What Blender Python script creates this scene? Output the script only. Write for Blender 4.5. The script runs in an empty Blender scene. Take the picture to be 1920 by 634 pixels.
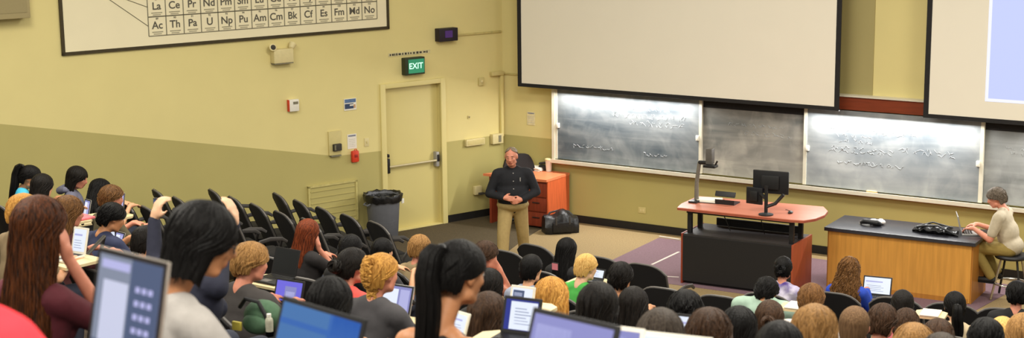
import bpy, bmesh, math, random
from mathutils import Vector, Matrix, Euler
random.seed(7)
sc = bpy.context.scene
COL = sc.collection
PI = math.pi
R = math.radians

# ------------------------------------------------------------------ camera
FPX, CYP, PITCH, ROLL, CAMH = 2958.99, 316.96, .188, -.011, 5.17
cd = bpy.data.cameras.new('camera'); cam = bpy.data.objects.new('camera', cd); COL.objects.link(cam)
cp, sp, cr, sr = math.cos(PITCH), math.sin(PITCH), math.cos(ROLL), math.sin(ROLL)
X0, U0, F0 = Vector((1, 0, 0)), Vector((0, sp, cp)), Vector((0, cp, -sp))
RT = cr * X0 + sr * U0
UP = -sr * X0 + cr * U0
cam.matrix_world = Matrix(((RT.x, UP.x, -F0.x, 0), (RT.y, UP.y, -F0.y, 0), (RT.z, UP.z, -F0.z, CAMH), (0, 0, 0, 1)))
cd.sensor_width = 36; cd.lens = FPX / 1920 * 36
cd.clip_start = .05; cd.clip_end = 200
cd.dof.use_dof = True; cd.dof.focus_distance = 17.0; cd.dof.aperture_fstop = 4.2
sc.camera = cam
CAM = Vector((0, 0, CAMH))


def ray(x, y):
    X = (x - 960) / FPX; Y = (y - CYP) / FPX
    return F0 + RT * X - UP * Y


def onz(x, y, z):
    d = ray(x, y); return CAM + d * ((z - CAMH) / d.z)


# ------------------------------------------------------------------ room frame
AL, AF = .919, .992                      # directions of the two walls
P0 = Vector((-.125, 23.59, 0))           # the corner
LX = Vector((math.sin(AL), math.cos(AL), 0)); LN = Vector((math.cos(AL), -math.sin(AL), 0))
FX = Vector((math.sin(AF), -math.cos(AF), 0)); FN = Vector((-math.cos(AF), -math.sin(AF), 0))
ROTL = math.atan2(LX.y, LX.x); ROTF = math.atan2(FX.y, FX.x)


def Lp(s, z, off=0): return P0 - LX * s + LN * off + Vector((0, 0, z))
def Fp(s, z, off=0): return P0 + FX * s + FN * off + Vector((0, 0, z))


# seating arcs
CS, CN, R0, DR = 6.05, -11.3, 16.0, .9
CC = P0 + FX * CS + FN * CN
def fl(k): return 0 if k <= 0 else .153 * k + .0042 * k * k
def Rk(k): return R0 + DR * k


def at_row(px, py, rad):
    """point of the viewing ray on the cylinder of radius rad about the centre of the seating arcs"""
    d = ray(px, py); dx, dy = d.x, d.y
    a = dx * dx + dy * dy; b = -2 * (dx * CC.x + dy * CC.y); c = CC.x ** 2 + CC.y ** 2 - rad * rad
    t = (-b - math.sqrt(max(b * b - 4 * a * c, 0))) / (2 * a)
    return CAM + d * t


# ------------------------------------------------------------------ materials
MATS = {}
def S(r, g, b):
    f = lambda c: ((c / 255 + .055) / 1.055) ** 2.4 if c > 10 else c / 255 / 12.92
    return (f(r), f(g), f(b), 1)


def mat(name, col, rough=.6, metal=0, var=.12, scale=20, stretch=(1, 1, 1), bump=0, spec=.4, emit=None, estr=1, island=0, col2=None):
    if name in MATS: return MATS[name]
    m = bpy.data.materials.new(name); m.use_nodes = True; nt = m.node_tree; N = nt.nodes; K = nt.links
    b = N['Principled BSDF']
    b.inputs['Roughness'].default_value = rough; b.inputs['Metallic'].default_value = metal
    b.inputs['Specular IOR Level'].default_value = spec
    tc = N.new('ShaderNodeTexCoord'); mp = N.new('ShaderNodeMapping'); mp.inputs['Scale'].default_value = stretch
    K.new(tc.outputs['Object'], mp.inputs['Vector'])
    nz = N.new('ShaderNodeTexNoise'); nz.inputs['Scale'].default_value = scale; nz.inputs['Detail'].default_value = 4
    K.new(mp.outputs['Vector'], nz.inputs['Vector'])
    rp = N.new('ShaderNodeMix'); rp.data_type = 'RGBA'
    c2 = col2 or tuple(min(1, c * (1 + var)) for c in col[:3]) + (1,)
    c1 = tuple(c * (1 - var) for c in col[:3]) + (1,) if not col2 else col
    rp.inputs[6].default_value = c1; rp.inputs[7].default_value = c2
    st = N.new('ShaderNodeMapRange'); st.inputs['From Min'].default_value = .3; st.inputs['From Max'].default_value = .7
    K.new(nz.outputs['Fac'], st.inputs['Value'])
    fac = st.outputs['Result']
    if island:
        g = N.new('ShaderNodeNewGeometry'); mm = N.new('ShaderNodeMath'); mm.operation = 'MULTIPLY_ADD'
        mm.inputs[1].default_value = island
        K.new(g.outputs['Random Per Island'], mm.inputs[0]); K.new(fac, mm.inputs[2])
        m2 = N.new('ShaderNodeMath'); m2.operation = 'SUBTRACT'; m2.inputs[1].default_value = island / 2; m2.use_clamp = True
        K.new(mm.outputs[0], m2.inputs[0]); fac = m2.outputs[0]
    K.new(fac, rp.inputs[0]); K.new(rp.outputs[2], b.inputs['Base Color'])
    if bump:
        bp = N.new('ShaderNodeBump'); bp.inputs['Strength'].default_value = bump; bp.inputs['Distance'].default_value = .01
        K.new(nz.outputs['Fac'], bp.inputs['Height']); K.new(bp.outputs['Normal'], b.inputs['Normal'])
    if emit:
        b.inputs['Emission Color'].default_value = emit; b.inputs['Emission Strength'].default_value = estr
    MATS[name] = m
    return m


def hairmat(name, col, col2, rough=.55):
    return mat('hair_' + name, S(*col), rough, scale=42, stretch=(3, 3, .22), bump=.5, spec=.15, island=.6, col2=S(*col2))


M = {}
M['black'] = mat('black_plastic', S(26, 26, 27), .5)
M['blackfab'] = mat('black_fabric', S(27, 26, 27), .8, scale=160, bump=.15)
M['rim'] = mat('grey_rim', S(96, 92, 88), .5)
M['darkmetal'] = mat('dark_metal', S(46, 45, 44), .4, .5)
M['chrome'] = mat('chrome', S(190, 186, 175), .25, .9, var=.05)
M['silver'] = mat('silver_plastic', S(158, 156, 152), .4, .2, var=.05)
M['white'] = mat('white_plastic', S(226, 222, 208), .5, var=.04)
M['cream'] = mat('cream_plastic', S(212, 198, 146), .5, var=.04)
M['beige'] = mat('beige_box', S(200, 186, 126), .5, var=.04)
M['paper'] = mat('paper', S(226, 220, 206), .8, var=.03)
M['ink'] = mat('ink', S(122, 117, 96), .8)
M['darkink'] = mat('dark_ink', S(60, 56, 48), .8)
M['laminate'] = mat('tablet_laminate', S(214, 196, 152), .45, var=.05)
M['cherry'] = mat('cherry_wood', S(196, 92, 52), .4, var=.16, scale=6, stretch=(6, 6, .6))
M['cherrydark'] = mat('dark_cherry_wood', S(128, 52, 30), .45, var=.18, scale=6, stretch=(6, 6, .6))
M['desktop'] = mat('salmon_wood_top', S(196, 120, 96), .35, var=.08, scale=5, stretch=(.6, 6, 6))
M['maple'] = mat('honey_maple', S(196, 140, 62), .45, var=.13, scale=5, stretch=(5, 5, .35))
M['mapledark'] = mat('maple_end', S(168, 112, 46), .45, var=.13, scale=5, stretch=(5, 5, .35))
M['slate'] = mat('black_worktop', S(44, 45, 52), .28, var=.1, spec=.6)
M['trash'] = mat('grey_bin', S(98, 100, 106), .55, var=.05)
M['bag'] = mat('black_bag', S(24, 24, 25), .35, scale=30, bump=.5)
M['red'] = mat('red_plastic', S(206, 62, 34), .45)
M['wallup'] = mat('wall_paint_pale_yellow', S(218, 204, 140), .75, var=.02, scale=2, bump=.02)
M['walldado'] = mat('wall_paint_olive', S(178, 167, 104), .75, var=.02, scale=2, bump=.02)
M['doorp'] = mat('door_paint', S(208, 194, 128), .5, var=.015, scale=2)
M['frame'] = mat('door_frame_paint', S(216, 202, 136), .45, var=.015, scale=2)
M['basebd'] = mat('black_rubber_base', S(26, 24, 22), .6)
M['screen'] = mat('projection_screen', S(234, 227, 209), .9, var=.01, scale=2)
M['scrblack'] = mat('screen_border', S(30, 28, 28), .8)
M['wood'] = mat('red_brown_trim', S(122, 54, 28), .4, var=.15, scale=6, stretch=(.6, .6, 6))
M['tray'] = mat('aluminium_tray', S(216, 210, 190), .45, .1, var=.03)
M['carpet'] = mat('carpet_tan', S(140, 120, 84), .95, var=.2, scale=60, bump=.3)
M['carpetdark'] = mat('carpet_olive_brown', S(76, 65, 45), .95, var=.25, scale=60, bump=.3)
M['purple'] = mat('carpet_purple', S(112, 88, 96), .9, var=.12, scale=40, bump=.1)
M['tape'] = mat('white_tape', S(196, 186, 176), .7, var=.05)
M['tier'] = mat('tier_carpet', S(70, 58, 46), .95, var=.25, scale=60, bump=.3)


def emis(name, col, s=1.0):
    if name in MATS: return MATS[name]
    m = mat(name, tuple(c * .12 for c in col[:3]) + (1,), .3, emit=col, estr=s, var=.02)
    return m


# ------------------------------------------------------------------ mesh builder
class MB:
    def __init__(s): s.v = []; s.f = []; s.m = []
    def add(s, vs, fs, mi=0, mtx=None):
        o = len(s.v)
        s.v += [tuple(mtx @ Vector(v)) if mtx else tuple(v) for v in vs]
        s.f += [tuple(o + i for i in f) for f in fs]; s.m += [mi] * len(fs)
        return s
    def box(s, c, d, mi=0, mtx=None, bev=0):
        x, y, z = c; a, b, e = d[0] / 2, d[1] / 2, d[2] / 2
        if bev:
            q = min(bev, a * .9, b * .9, e * .9); vs = []
            bm = bmesh.new(); bmesh.ops.create_cube(bm, size=1)
            for v in bm.verts: v.co = Vector((x + v.co.x * 2 * a, y + v.co.y * 2 * b, z + v.co.z * 2 * e))
            bmesh.ops.bevel(bm, geom=bm.edges[:], offset=q, segments=2, affect='EDGES', profile=.6)
            bm.verts.index_update()
            s.add([v.co.copy() for v in bm.verts], [[v.index for v in f.verts] for f in bm.faces], mi, mtx); bm.free()
            return s
        vs = [(x + i * a, y + j * b, z + k * e) for i in (-1, 1) for j in (-1, 1) for k in (-1, 1)]
        return s.add(vs, [(0, 1, 3, 2), (4, 6, 7, 5), (0, 4, 5, 1), (2, 3, 7, 6), (0, 2, 6, 4), (1, 5, 7, 3)], mi, mtx)
    def tube(s, pts, rad, n=8, mi=0, mtx=None, sq=1.0, cap=True):
        pts = [Vector(p) for p in pts]
        if not hasattr(rad, '__len__'): rad = [rad] * len(pts)
        vs = []; fs = []; L = len(pts); nrm = None
        for i, p in enumerate(pts):
            t = (pts[min(i + 1, L - 1)] - pts[max(i - 1, 0)])
            t = t.normalized() if t.length > 1e-9 else Vector((0, 0, 1))
            if nrm is None:
                nrm = t.cross(Vector((0, 0, 1)) if abs(t.z) < .9 else Vector((1, 0, 0))).normalized()
            else:
                nrm = (nrm - t * nrm.dot(t)); nrm = nrm.normalized() if nrm.length > 1e-6 else t.orthogonal().normalized()
            bn = t.cross(nrm)
            for j in range(n):
                a = 2 * PI * j / n
                vs.append(p + nrm * (math.cos(a) * rad[i]) + bn * (math.sin(a) * rad[i] * sq))
        for i in range(L - 1):
            for j in range(n):
                k = (j + 1) % n
                fs.append((i * n + j, i * n + k, (i + 1) * n + k, (i + 1) * n + j))
        if cap:
            fs.append(tuple(range(n - 1, -1, -1))); fs.append(tuple((L - 1) * n + j for j in range(n)))
        return s.add(vs, fs, mi, mtx)
    def lathe(s, prof, n=24, mi=0, mtx=None, ax=(1, 1)):
        vs = []; fs = []
        for r, z in prof:
            for j in range(n):
                a = 2 * PI * j / n; vs.append((r * math.cos(a) * ax[0], r * math.sin(a) * ax[1], z))
        for i in range(len(prof) - 1):
            for j in range(n):
                k = (j + 1) % n; fs.append((i * n + j, i * n + k, (i + 1) * n + k, (i + 1) * n + j))
        fs.append(tuple(range(n - 1, -1, -1))); fs.append(tuple((len(prof) - 1) * n + j for j in range(n)))
        return s.add(vs, fs, mi, mtx)
    def ell(s, c, r, mi=0, mtx=None, n=16, m=10):
        vs = [(c[0], c[1], c[2] + r[2])]; fs = []
        for i in range(1, m):
            t = PI * i / m
            for j in range(n):
                a = 2 * PI * j / n
                vs.append((c[0] + r[0] * math.sin(t) * math.cos(a), c[1] + r[1] * math.sin(t) * math.sin(a), c[2] + r[2] * math.cos(t)))
        vs.append((c[0], c[1], c[2] - r[2])); e = len(vs) - 1
        for j in range(n):
            k = (j + 1) % n
            fs.append((0, 1 + j, 1 + k)); fs.append((e, e - n + k, e - n + j))
            for i in range(m - 2):
                fs.append((1 + i * n + j, 1 + (i + 1) * n + j, 1 + (i + 1) * n + k, 1 + i * n + k))
        return s.add(vs, fs, mi, mtx)
    def cap(s, p, q, r1, r2=None, mi=0, mtx=None, n=12):
        r2 = r1 if r2 is None else r2
        p, q = Vector(p), Vector(q); d = (q - p).normalized() if (q - p).length > 1e-6 else Vector((0, 0, 1))
        pts = []; rr = []
        for i in range(4):
            t = PI / 2 * (1 - i / 4); pts.append(p - d * r1 * math.sin(t)); rr.append(max(r1 * math.cos(t), r1 * .12))
        pts += [p, q]; rr += [r1, r2]
        for i in range(1, 5):
            t = PI / 2 * i / 4; pts.append(q + d * r2 * math.sin(t)); rr.append(max(r2 * math.cos(t), r2 * .12))
        return s.tube(pts, rr, n, mi, mtx)
    def prism(s, poly, z0, z1, mi=0, mtx=None):
        n = len(poly)
        vs = [(p[0], p[1], z0) for p in poly] + [(p[0], p[1], z1) for p in poly]
        fs = [tuple(range(n - 1, -1, -1)), tuple(range(n, 2 * n))] + [(i, (i + 1) % n, n + (i + 1) % n, n + i) for i in range(n)]
        return s.add(vs, fs, mi, mtx)
    def mesh(s, name, mats, smooth=True):
        me = bpy.data.meshes.new(name); me.from_pydata(s.v, [], s.f)
        for m in mats: me.materials.append(m)
        me.polygons.foreach_set('material_index', s.m)
        if smooth: me.polygons.foreach_set('use_smooth', [True] * len(me.polygons))
        me.update()
        bm = bmesh.new(); bm.from_mesh(me); bmesh.ops.recalc_face_normals(bm, faces=bm.faces[:]); bm.to_mesh(me); bm.free()
        if smooth:
            try: me.set_sharp_from_angle(angle=R(38))
            except Exception: pass
        return me
    def build(s, name, mats, parent=None, smooth=True):
        if not isinstance(mats, (list, tuple)): mats = [mats]
        return put(name, s.mesh(name, mats, smooth), parent)


def put(name, me, parent=None):
    o = bpy.data.objects.new(name, me); COL.objects.link(o)
    if parent: o.parent = parent
    return o


def tag(o, label=None, cat=None, group=None, kind=None):
    if label: o['label'] = label
    if cat: o['category'] = cat
    if group: o['group'] = group
    if kind: o['kind'] = kind
    return o


def thing(name, label, cat, loc=(0, 0, 0), rz=0, group=None):
    o = bpy.data.objects.new(name, None); COL.objects.link(o); o.empty_display_size = .1
    o.location = loc; o.rotation_euler = (0, 0, rz)
    return tag(o, label, cat, group)


def place(o, loc, rz=0):
    o.location = loc; o.rotation_euler = (0, 0, rz); return o


def struct(o):
    o['kind'] = 'structure'; return o


def text_mesh(items, name, mats, mi=None):
    """items: (string, x, z, height) laid out in the local XZ plane, facing -y"""
    vs = []; fs = []
    for s, x, z, h in items:
        cu = bpy.data.curves.new('t', 'FONT'); cu.body = s; cu.size = h; cu.align_x = 'CENTER'; cu.align_y = 'CENTER'
        cu.offset = .018 * h
        ob = bpy.data.objects.new('t', cu); COL.objects.link(ob)
        dg = bpy.context.evaluated_depsgraph_get()
        me = bpy.data.meshes.new_from_object(ob.evaluated_get(dg))
        o = len(vs)
        vs += [(x + v.co.x, 0, z + v.co.y) for v in me.vertices]
        fs += [tuple(o + i for i in p.vertices) for p in me.polygons]
        bpy.data.objects.remove(ob); bpy.data.curves.remove(cu); bpy.data.meshes.remove(me)
    b = MB(); b.add(vs, fs); return b


def remesh(mb, vox, smooth=4, dec=0):
    me = bpy.data.meshes.new('r'); me.from_pydata(mb.v, [], mb.f); me.update()
    ob = bpy.data.objects.new('r', me); COL.objects.link(ob)
    md = ob.modifiers.new('r', 'REMESH'); md.mode = 'VOXEL'; md.voxel_size = vox
    sm = ob.modifiers.new('s', 'SMOOTH'); sm.iterations = smooth; sm.factor = .5
    dg = bpy.context.evaluated_depsgraph_get()
    out = bpy.data.meshes.new_from_object(ob.evaluated_get(dg))
    bpy.data.objects.remove(ob); bpy.data.meshes.remove(me)
    out.polygons.foreach_set('use_smooth', [True] * len(out.polygons))
    return out


exec_parts = []
# ================================================================== ROOM
ZT = 6.4
def quadw(fn, pts): return [tuple(fn(s, z)) for s, z in pts]


def dado(s): return 1.22 if s < 2.95 else 1.235 + .2035 * (s - 2.95)


def wall_left():
    b = MB()
    def q(pts, mi):
        b.add(quadw(Lp, pts), [tuple(range(len(pts)))], mi)
    q([(0, -.3), (1.1, -.3), (1.1, 1.22), (0, 1.22)], 1)
    q([(0, 1.22), (1.1, 1.22), (1.1, ZT), (0, ZT)], 0)
    q([(1.1, 2.15), (2.17, 2.15), (2.17, ZT), (1.1, ZT)], 0)
    ss = [2.17, 2.95] + [2.95 + i * 1.2 for i in range(1, 16)]
    for a, c in zip(ss[:-1], ss[1:]):
        q([(a, -.3), (c, -.3), (c, dado(c)), (a, dado(a))], 1)
        q([(a, dado(a)), (c, dado(c)), (c, ZT), (a, ZT)], 0)
    return struct(b.build('wall_left', [M['wallup'], M['walldado']], smooth=False))


wall_left()
b = MB()
for z0, z1, mi in ((-.3, 1.22, 1), (1.22, ZT, 0)):
    b.add(quadw(Fp, [(0, z0), (14, z0), (14, z1), (0, z1)]), [(0, 1, 2, 3)], mi)
struct(b.build('wall_front', [M['wallup'], M['walldado']], smooth=False))

# floor: the stage and the stepped seating tiers, one continuous carpet
def wall_ang(rad):
    # angle (about CC) where the arc of this radius meets the left wall
    for i in range(4000):
        a = R(-130) - i * R(.02)
        p = CC + Vector((math.cos(a), math.sin(a), 0)) * rad
        if (p - P0).dot(LN) < 0: return a + R(.02)
    return R(-170)


fb = MB()
e1, e2 = Fp(14.5, 0), Lp(0, 0)
fb.add([tuple(Lp(5.2, 0)), tuple(Lp(-.1, 0)), tuple(Fp(14.5, 0)), tuple(Fp(14.5, 0, 5.4)), tuple(Fp(7, 0, 7.2)), tuple(Lp(5.2, 0, 4))], [(0, 1, 2, 3, 4, 5)], 0)
NT = 17
for k in range(0, NT):
    r0, r1 = Rk(k) - .48, Rk(k) + .42
    z = fl(k); zb = fl(k - 1)
    if k == 0: continue
    a1 = R(-82); n = 40
    aw0, aw1 = wall_ang(r0), wall_ang(r1)
    vs = []
    for i in range(n + 1):
        u = i / n
        for rad, aw, zz in ((r0, aw0, zb - .02), (r0, aw0, z), (r1, aw1, z)):
            a = a1 + (aw - a1) * u
            p = CC + Vector((math.cos(a), math.sin(a), 0)) * rad; vs.append((p.x, p.y, zz))
    fs = []
    for i in range(n):
        for j in (0, 1):
            fs.append((i * 3 + j, i * 3 + j + 1, i * 3 + j + 4, i * 3 + j + 3))
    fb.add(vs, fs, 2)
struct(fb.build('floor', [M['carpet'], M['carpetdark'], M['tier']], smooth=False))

# a darker-toned patch by the door and purple carpet under the desks lie on the stage floor
def rug(name, pts, m, label, z=.004):
    b = MB(); b.prism([(p[0], p[1]) for p in pts], .0005, z)
    o = b.build(name, [m], smooth=False); return o
dk = rug('floor_dark_patch', [Lp(.02, 0, .0), Lp(4.2, 0, .0), Lp(4.2, 0, 1.6), onz(900, 512, 0), onz(985, 447, 0), onz(1020, 426, 0), Fp(.35, 0, .02)], M['carpetdark'], None)
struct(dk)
pu = rug('floor_carpet_purple', [onz(1236, 446, 0), onz(1150, 487, 0), onz(1098, 513, 0), onz(1272, 535, 0), onz(1500, 566, 0), Fp(7.7, 0, 2.2), Fp(7.9, 0, .33)], M['purple'], None)
struct(pu)
def strip(px0, px1, w, label):
    a, c = onz(*px0, 0), onz(*px1, 0); d = (c - a).normalized(); n = Vector((-d.y, d.x, 0)) * w / 2
    b = MB(); b.prism([(a - n)[:2], (c - n)[:2], (c + n)[:2], (a + n)[:2]], .0045, .0065)
    o = b.build('floor_tape', [M['tape']], smooth=False)
    tag(o, label, 'tape', 'white tape lines on the stage floor')
strip((1222, 497), (1273, 473), .035, 'slanting white tape line on purple carpet left of the workstation')
strip((1238, 518.5), (1273, 520.5), .03, 'short level white tape line on purple carpet by the workstation corner')
strip((1236, 443.5), (1274, 449.5), .035, 'white tape line along the back edge of the purple carpet')

# base boards
def skirting(name, fn, s0, s1, h=.112, t=.015, inward=None):
    b = MB()
    pts = [fn(s0, 0), fn(s1, 0), fn(s1, 0, t), fn(s0, 0, t)]
    b.prism([p[:2] for p in pts], .001, h)
    return struct(b.build(name, [M['basebd']], smooth=False))
skirting('baseboard_front', Fp, .02, 14)
skirting('baseboard_left', Lp, .02, 1.06)
skirting('baseboard_left', Lp, 2.21, 3.4)

# door_1 with frame, leaf, crash bar
d = thing('door_1', None, None, Lp(1.635, 0), ROTL); d['kind'] = 'structure'
b = MB()      # frame: outer 1.07..2.2 => local x -.565..+.565
for sx in (-1, 1): b.box((sx * .5225, -.006, 1.09), (.085, .05, 2.18), bev=.006)
b.box((0, -.006, 2.145), (.96, .05, .07), bev=.006)
for sx in (-1, 1): b.box((sx * .4865, .07, 1.06), (.013, .14, 2.12))
b.box((0, .07, 2.117), (.986, .14, .013))
b.build('door_frame', M['frame'], d)
b = MB(); b.box((0, .105, 1.055), (.962, .045, 2.1), bev=.004); b.build('door_leaf', M['doorp'], d)
cb = MB(); cb.tube([(-.42, .01, .965), (.40, .01, .965)], .017, 10)
bar = cb.build('crash_bar', mat('crash_bar_paint', S(190, 178, 140), .4, .2, var=.03), d)
for sx, lx in ((-1, -.435), (1, .425)):
    b = MB(); b.box((lx, .045, .98), (.055, .085, .22), bev=.012)
    b.build('crash_bar_case', M['darkmetal'] if sx < 0 else M['silver'], d)
b = MB(); b.box((.43, -.005, 1.0), (.03, .03, .1), bev=.008); b.build('latch', M['darkmetal'], d)
b = MB(); b.box((-.435, .04, 1.13), (.035, .085, .05), bev=.01); b.build('lock', M['darkmetal'], d)
b = MB(); b.box((0, .06, .008), (.97, .16, .014)); b.build('threshold', M['frame'], d)

# ------------------------------------------------------------------ left wall fittings
def onL_thing(name, label, cat, s, z, group=None): return thing(name, label, cat, Lp(s, z), ROTL, group)
def onF_thing(name, label, cat, s, z, off=0, group=None): return thing(name, label, cat, Fp(s, z, off), ROTF, group)

# periodic table poster: s 2.04..6.81, bottom z 2.98
t = onL_thing('periodic_table_poster', 'huge framed periodic table poster high on the left wall', 'poster', 4.425, 2.98)
PW, PH = 4.77, 1.75
b = MB(); b.box((0, -.012, PH / 2), (PW, .02, PH)); b.build('poster_sheet', mat('poster_paper', S(232, 222, 186), .6, var=.02, scale=2), t)
b = MB()
for sx in (-1, 1): b.box((sx * PW / 2, -.015, PH / 2), (.04, .035, PH + .04))
for z in (0, PH): b.box((0, -.015, z), (PW + .04, .035, .04))
b.build('poster_frame', mat('poster_frame_dark', S(58, 48, 22), .5), t)
rows = [('La Ce Pr Nd Pm Sm Eu Gd Tb Dy Ho Er Tm Yb', .51), ('Ac Th Pa U Np Pu Am Cm Bk Cf Es Fm Md No', .265)]
xs0, xs1 = 4.425 - 5.67, 4.425 - 2.22
cw = (xs1 - xs0) / 14
lines = MB(); lab = []; foot = MB()
nums = [57, 89]
for (row, zc), n0 in zip(rows, nums):
    zc -= .005; hh = .123
    for zz in (zc - hh, zc + hh): lines.box(((xs0 + xs1) / 2, -.0235, zz), (xs1 - xs0, .003, .012))
    for i in range(15): lines.box((xs0 + i * cw, -.0235, zc), (.012, .003, 2 * hh))
    for i, e in enumerate(row.split()):
        x = xs0 + (i + .5) * cw
        lab.append((e, x, zc + .008, .135))
        lab.append((str(n0 + i), x, zc + .095, .036))
        foot.box((x, -.0235, zc - .075), (.15, .003, .014)); foot.box((x, -.0235, zc - .1), (.11, .003, .012))
lines.tube([(xs0, -.0235, .265), (xs0 - .62, -.0235, .72)], .005, 4); lines.tube([(xs0, -.0235, .51), (xs0 - .62, -.0235, .76)], .005, 4)
lines.build('cell_grid', M['ink'], t, smooth=False)
foot.build('fine_print', mat('pale_ink', S(160, 154, 128), .8), t, smooth=False)
tm = text_mesh(lab, 'element_symbols', None); tm.v = [(x, -.0245, z) for x, y, z in tm.v]
tm.build('element_symbols', mat('symbol_ink', S(92, 88, 76), .8), t, smooth=False)

# emergency light
t = onL_thing('emergency_light', 'cream twin-head emergency light under the poster', 'light', 3.775, 2.62)
b = MB(); b.box((0, -.055, .10), (.30, .11, .19), bev=.015); b.build('battery_case', M['cream'], t)
b = MB(); b.box((0, -.055, -.001), (.29, .1, .012)); b.build('case_base', M['ink'], t)
for sx, rot in ((-1, -25), (1, 40)):
    mt = Matrix.Translation((sx * .15, -.06, .215)) @ Matrix.Rotation(R(rot), 4, 'Y') @ Matrix.Rotation(R(70 if sx < 0 else -20), 4, 'X')
    b = MB(); b.lathe([(.02, -.04), (.035, -.03), (.05, .02), (.053, .045), (.045, .05)], 16, 0, mt)
    h = b.build('lamp_head', M['cream'], t)
    b = MB(); b.lathe([(.042, .046), (.03, .054), (.002, .056)], 16, 0, mt); b.build('lens', M['chrome'] if sx > 0 else M['darkink'], h)
# fire alarm
t = onL_thing('fire_alarm', 'white square fire alarm strobe with red side', 'alarm', 3.615, 2.025)
b = MB(); b.box((0, -.03, 0), (.15, .06, .165), bev=.012); b.build('alarm_body', M['white'], t)
b = MB(); b.box((-.077, -.03, 0), (.012, .055, .16), bev=.004); b.build('red_side', M['red'], t)
b = MB(); b.box((.02, -.063, .035), (.075, .008, .035), bev=.003); b.build('strobe_lens', M['ink'], t)
# blue sign
t = onL_thing('blue_sign', 'small blue and white notice sign left of the door', 'sign', 2.695, 1.945)
b = MB(); b.box((0, -.006, 0), (.2, .01, .165)); b.build('sign_plate', M['white'], t, smooth=False)
b = MB(); b.box((0, -.0125, .05), (.18, .003, .05), 0); b.box((-.02, -.0125, -.025), (.14, .003, .07), 1)
b.box((.02, -.0145, -.012), (.06, .002, .02), 2); b.box((.068, -.0125, -.03), (.03, .003, .05), 3)
b.build('sign_print', [mat('sign_blue', S(86, 112, 150), .6), mat('sign_navy', S(50, 66, 96), .6), M['white'], mat('sign_tan', S(190, 150, 110), .6)], t, smooth=False)
# white panel with phone
t = onL_thing('wall_phone', 'cream wall phone panel with dark handset cradle', 'phone', 2.97, 1.235)
b = MB(); b.box((0, -.012, .19), (.2, .024, .34), bev=.004); b.build('back_panel', M['beige'], t)
b = MB(); b.box((.02, -.045, .13), (.13, .05, .1), bev=.012); b.build('cradle', M['darkink'], t)
b = MB(); b.tube([(-.03, -.08, .1), (-.035, -.085, .13), (-.03, -.08, .17)], [.014, .011, .014], 8); b.build('handset', M['ink'], t)
b = MB(); b.box((0, -.03, .012), (.16, .05, .016)); b.build('shelf', M['ink'], t)
# paper
t = onL_thing('paper_notice', 'white paper notice taped above the red box', 'notice', 2.68, 1.415)
b = MB(); b.box((0, -.003, 0), (.15, .004, .21)); b.build('sheet', M['paper'], t, smooth=False)
b = MB(); b.box((0, -.006, .08), (.12, .002, .02), 0)
for i in range(5): b.box((0, -.006, .03 - i * .025), (.1, .002, .006), 1)
b.build('print', [mat('notice_head', S(120, 124, 140), .8), mat('notice_line', S(196, 190, 176), .8)], t, smooth=False)
# red box
t = onL_thing('red_box', 'small red alarm pull box below a paper notice', 'alarm box', 2.655, 1.2)
b = MB(); b.box((0, -.03, 0), (.115, .06, .17), bev=.03); b.build('box_body', M['red'], t)
b = MB(); b.tube([(-.02, -.05, .085), (-.015, -.05, .105), (.015, -.05, .105), (.02, -.05, .085)], .006, 6); b.build('loop', M['red'], t)
b = MB(); b.box((0, -.062, .01), (.05, .006, .04), bev=.002); b.build('pull_bar', mat('dark_red', S(150, 36, 22), .5), t)
# switch
t = onL_thing('light_switch', 'cream light switch beside the left door jamb', 'switch', 2.44, 1.375)
b = MB(); b.box((0, -.005, 0), (.075, .01, .12), bev=.003); b.build('plate', M['cream'], t)
b = MB(); b.box((0, -.013, 0), (.02, .012, .035), bev=.003); b.build('toggle', M['beige'], t)
# vent panel
t = onL_thing('vent_panel', 'olive louvred access panel low on the left wall', 'panel', 3.03, .27)
b = MB(); b.box((0, -.012, .29), (.78, .02, .58)); b.build('panel_face', M['walldado'], t, smooth=False)
b = MB()
for sx in (-1, 1): b.box((sx * .385, -.018, .29), (.03, .035, .6))
for z in (0, .58): b.box((0, -.018, z), (.8, .035, .03))
b.build('panel_frame', mat('panel_frame_paint', S(190, 178, 112), .6), t, smooth=False)
b = MB()
for i in range(6): b.box((0, -.024, .08 + i * .085), (.72, .012, .012))
b.build('louvres', M['walldado'], t, smooth=False)
# EXIT sign
t = onL_thing('exit_sign', 'lit green exit sign above the door', 'sign', 1.645, 2.275)
b = MB(); b.box((0, -.05, .13), (.34, .1, .25), bev=.01); b.build('housing', mat('exit_housing', S(44, 52, 30), .5), t)
b = MB(); b.box((.02, -.1015, .13), (.27, .004, .2)); b.build('face', emis('exit_green', S(50, 150, 105), .8), t, smooth=False)
tm = text_mesh([('EXIT', .012, .13, .118)], 'letters', None); tm.v = [(x, -.1045, z) for x, y, z in tm.v]
tm.build('letters', emis('exit_white', S(205, 255, 225), 1.3), t, smooth=False)
# lettered strip above the exit sign
t = onL_thing('lettering_strip', 'thin white strip of dark lettering over the exit sign', 'sign', 1.675, 2.585)
b = MB(); b.box((0, -.004, 0), (.72, .006, .05)); b.build('strip_plate', mat('strip_paper', S(206, 196, 150), .7), t, smooth=False)
b = MB(); x = -.34
rnd = random.Random(3)
while x < .33:
    w = rnd.uniform(.015, .045); b.box((x + w / 2, -.008, 0), (w, .002, rnd.uniform(.02, .032))); x += w + rnd.uniform(.008, .03)
b.build('strip_print', M['darkink'], t, smooth=False)
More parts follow.
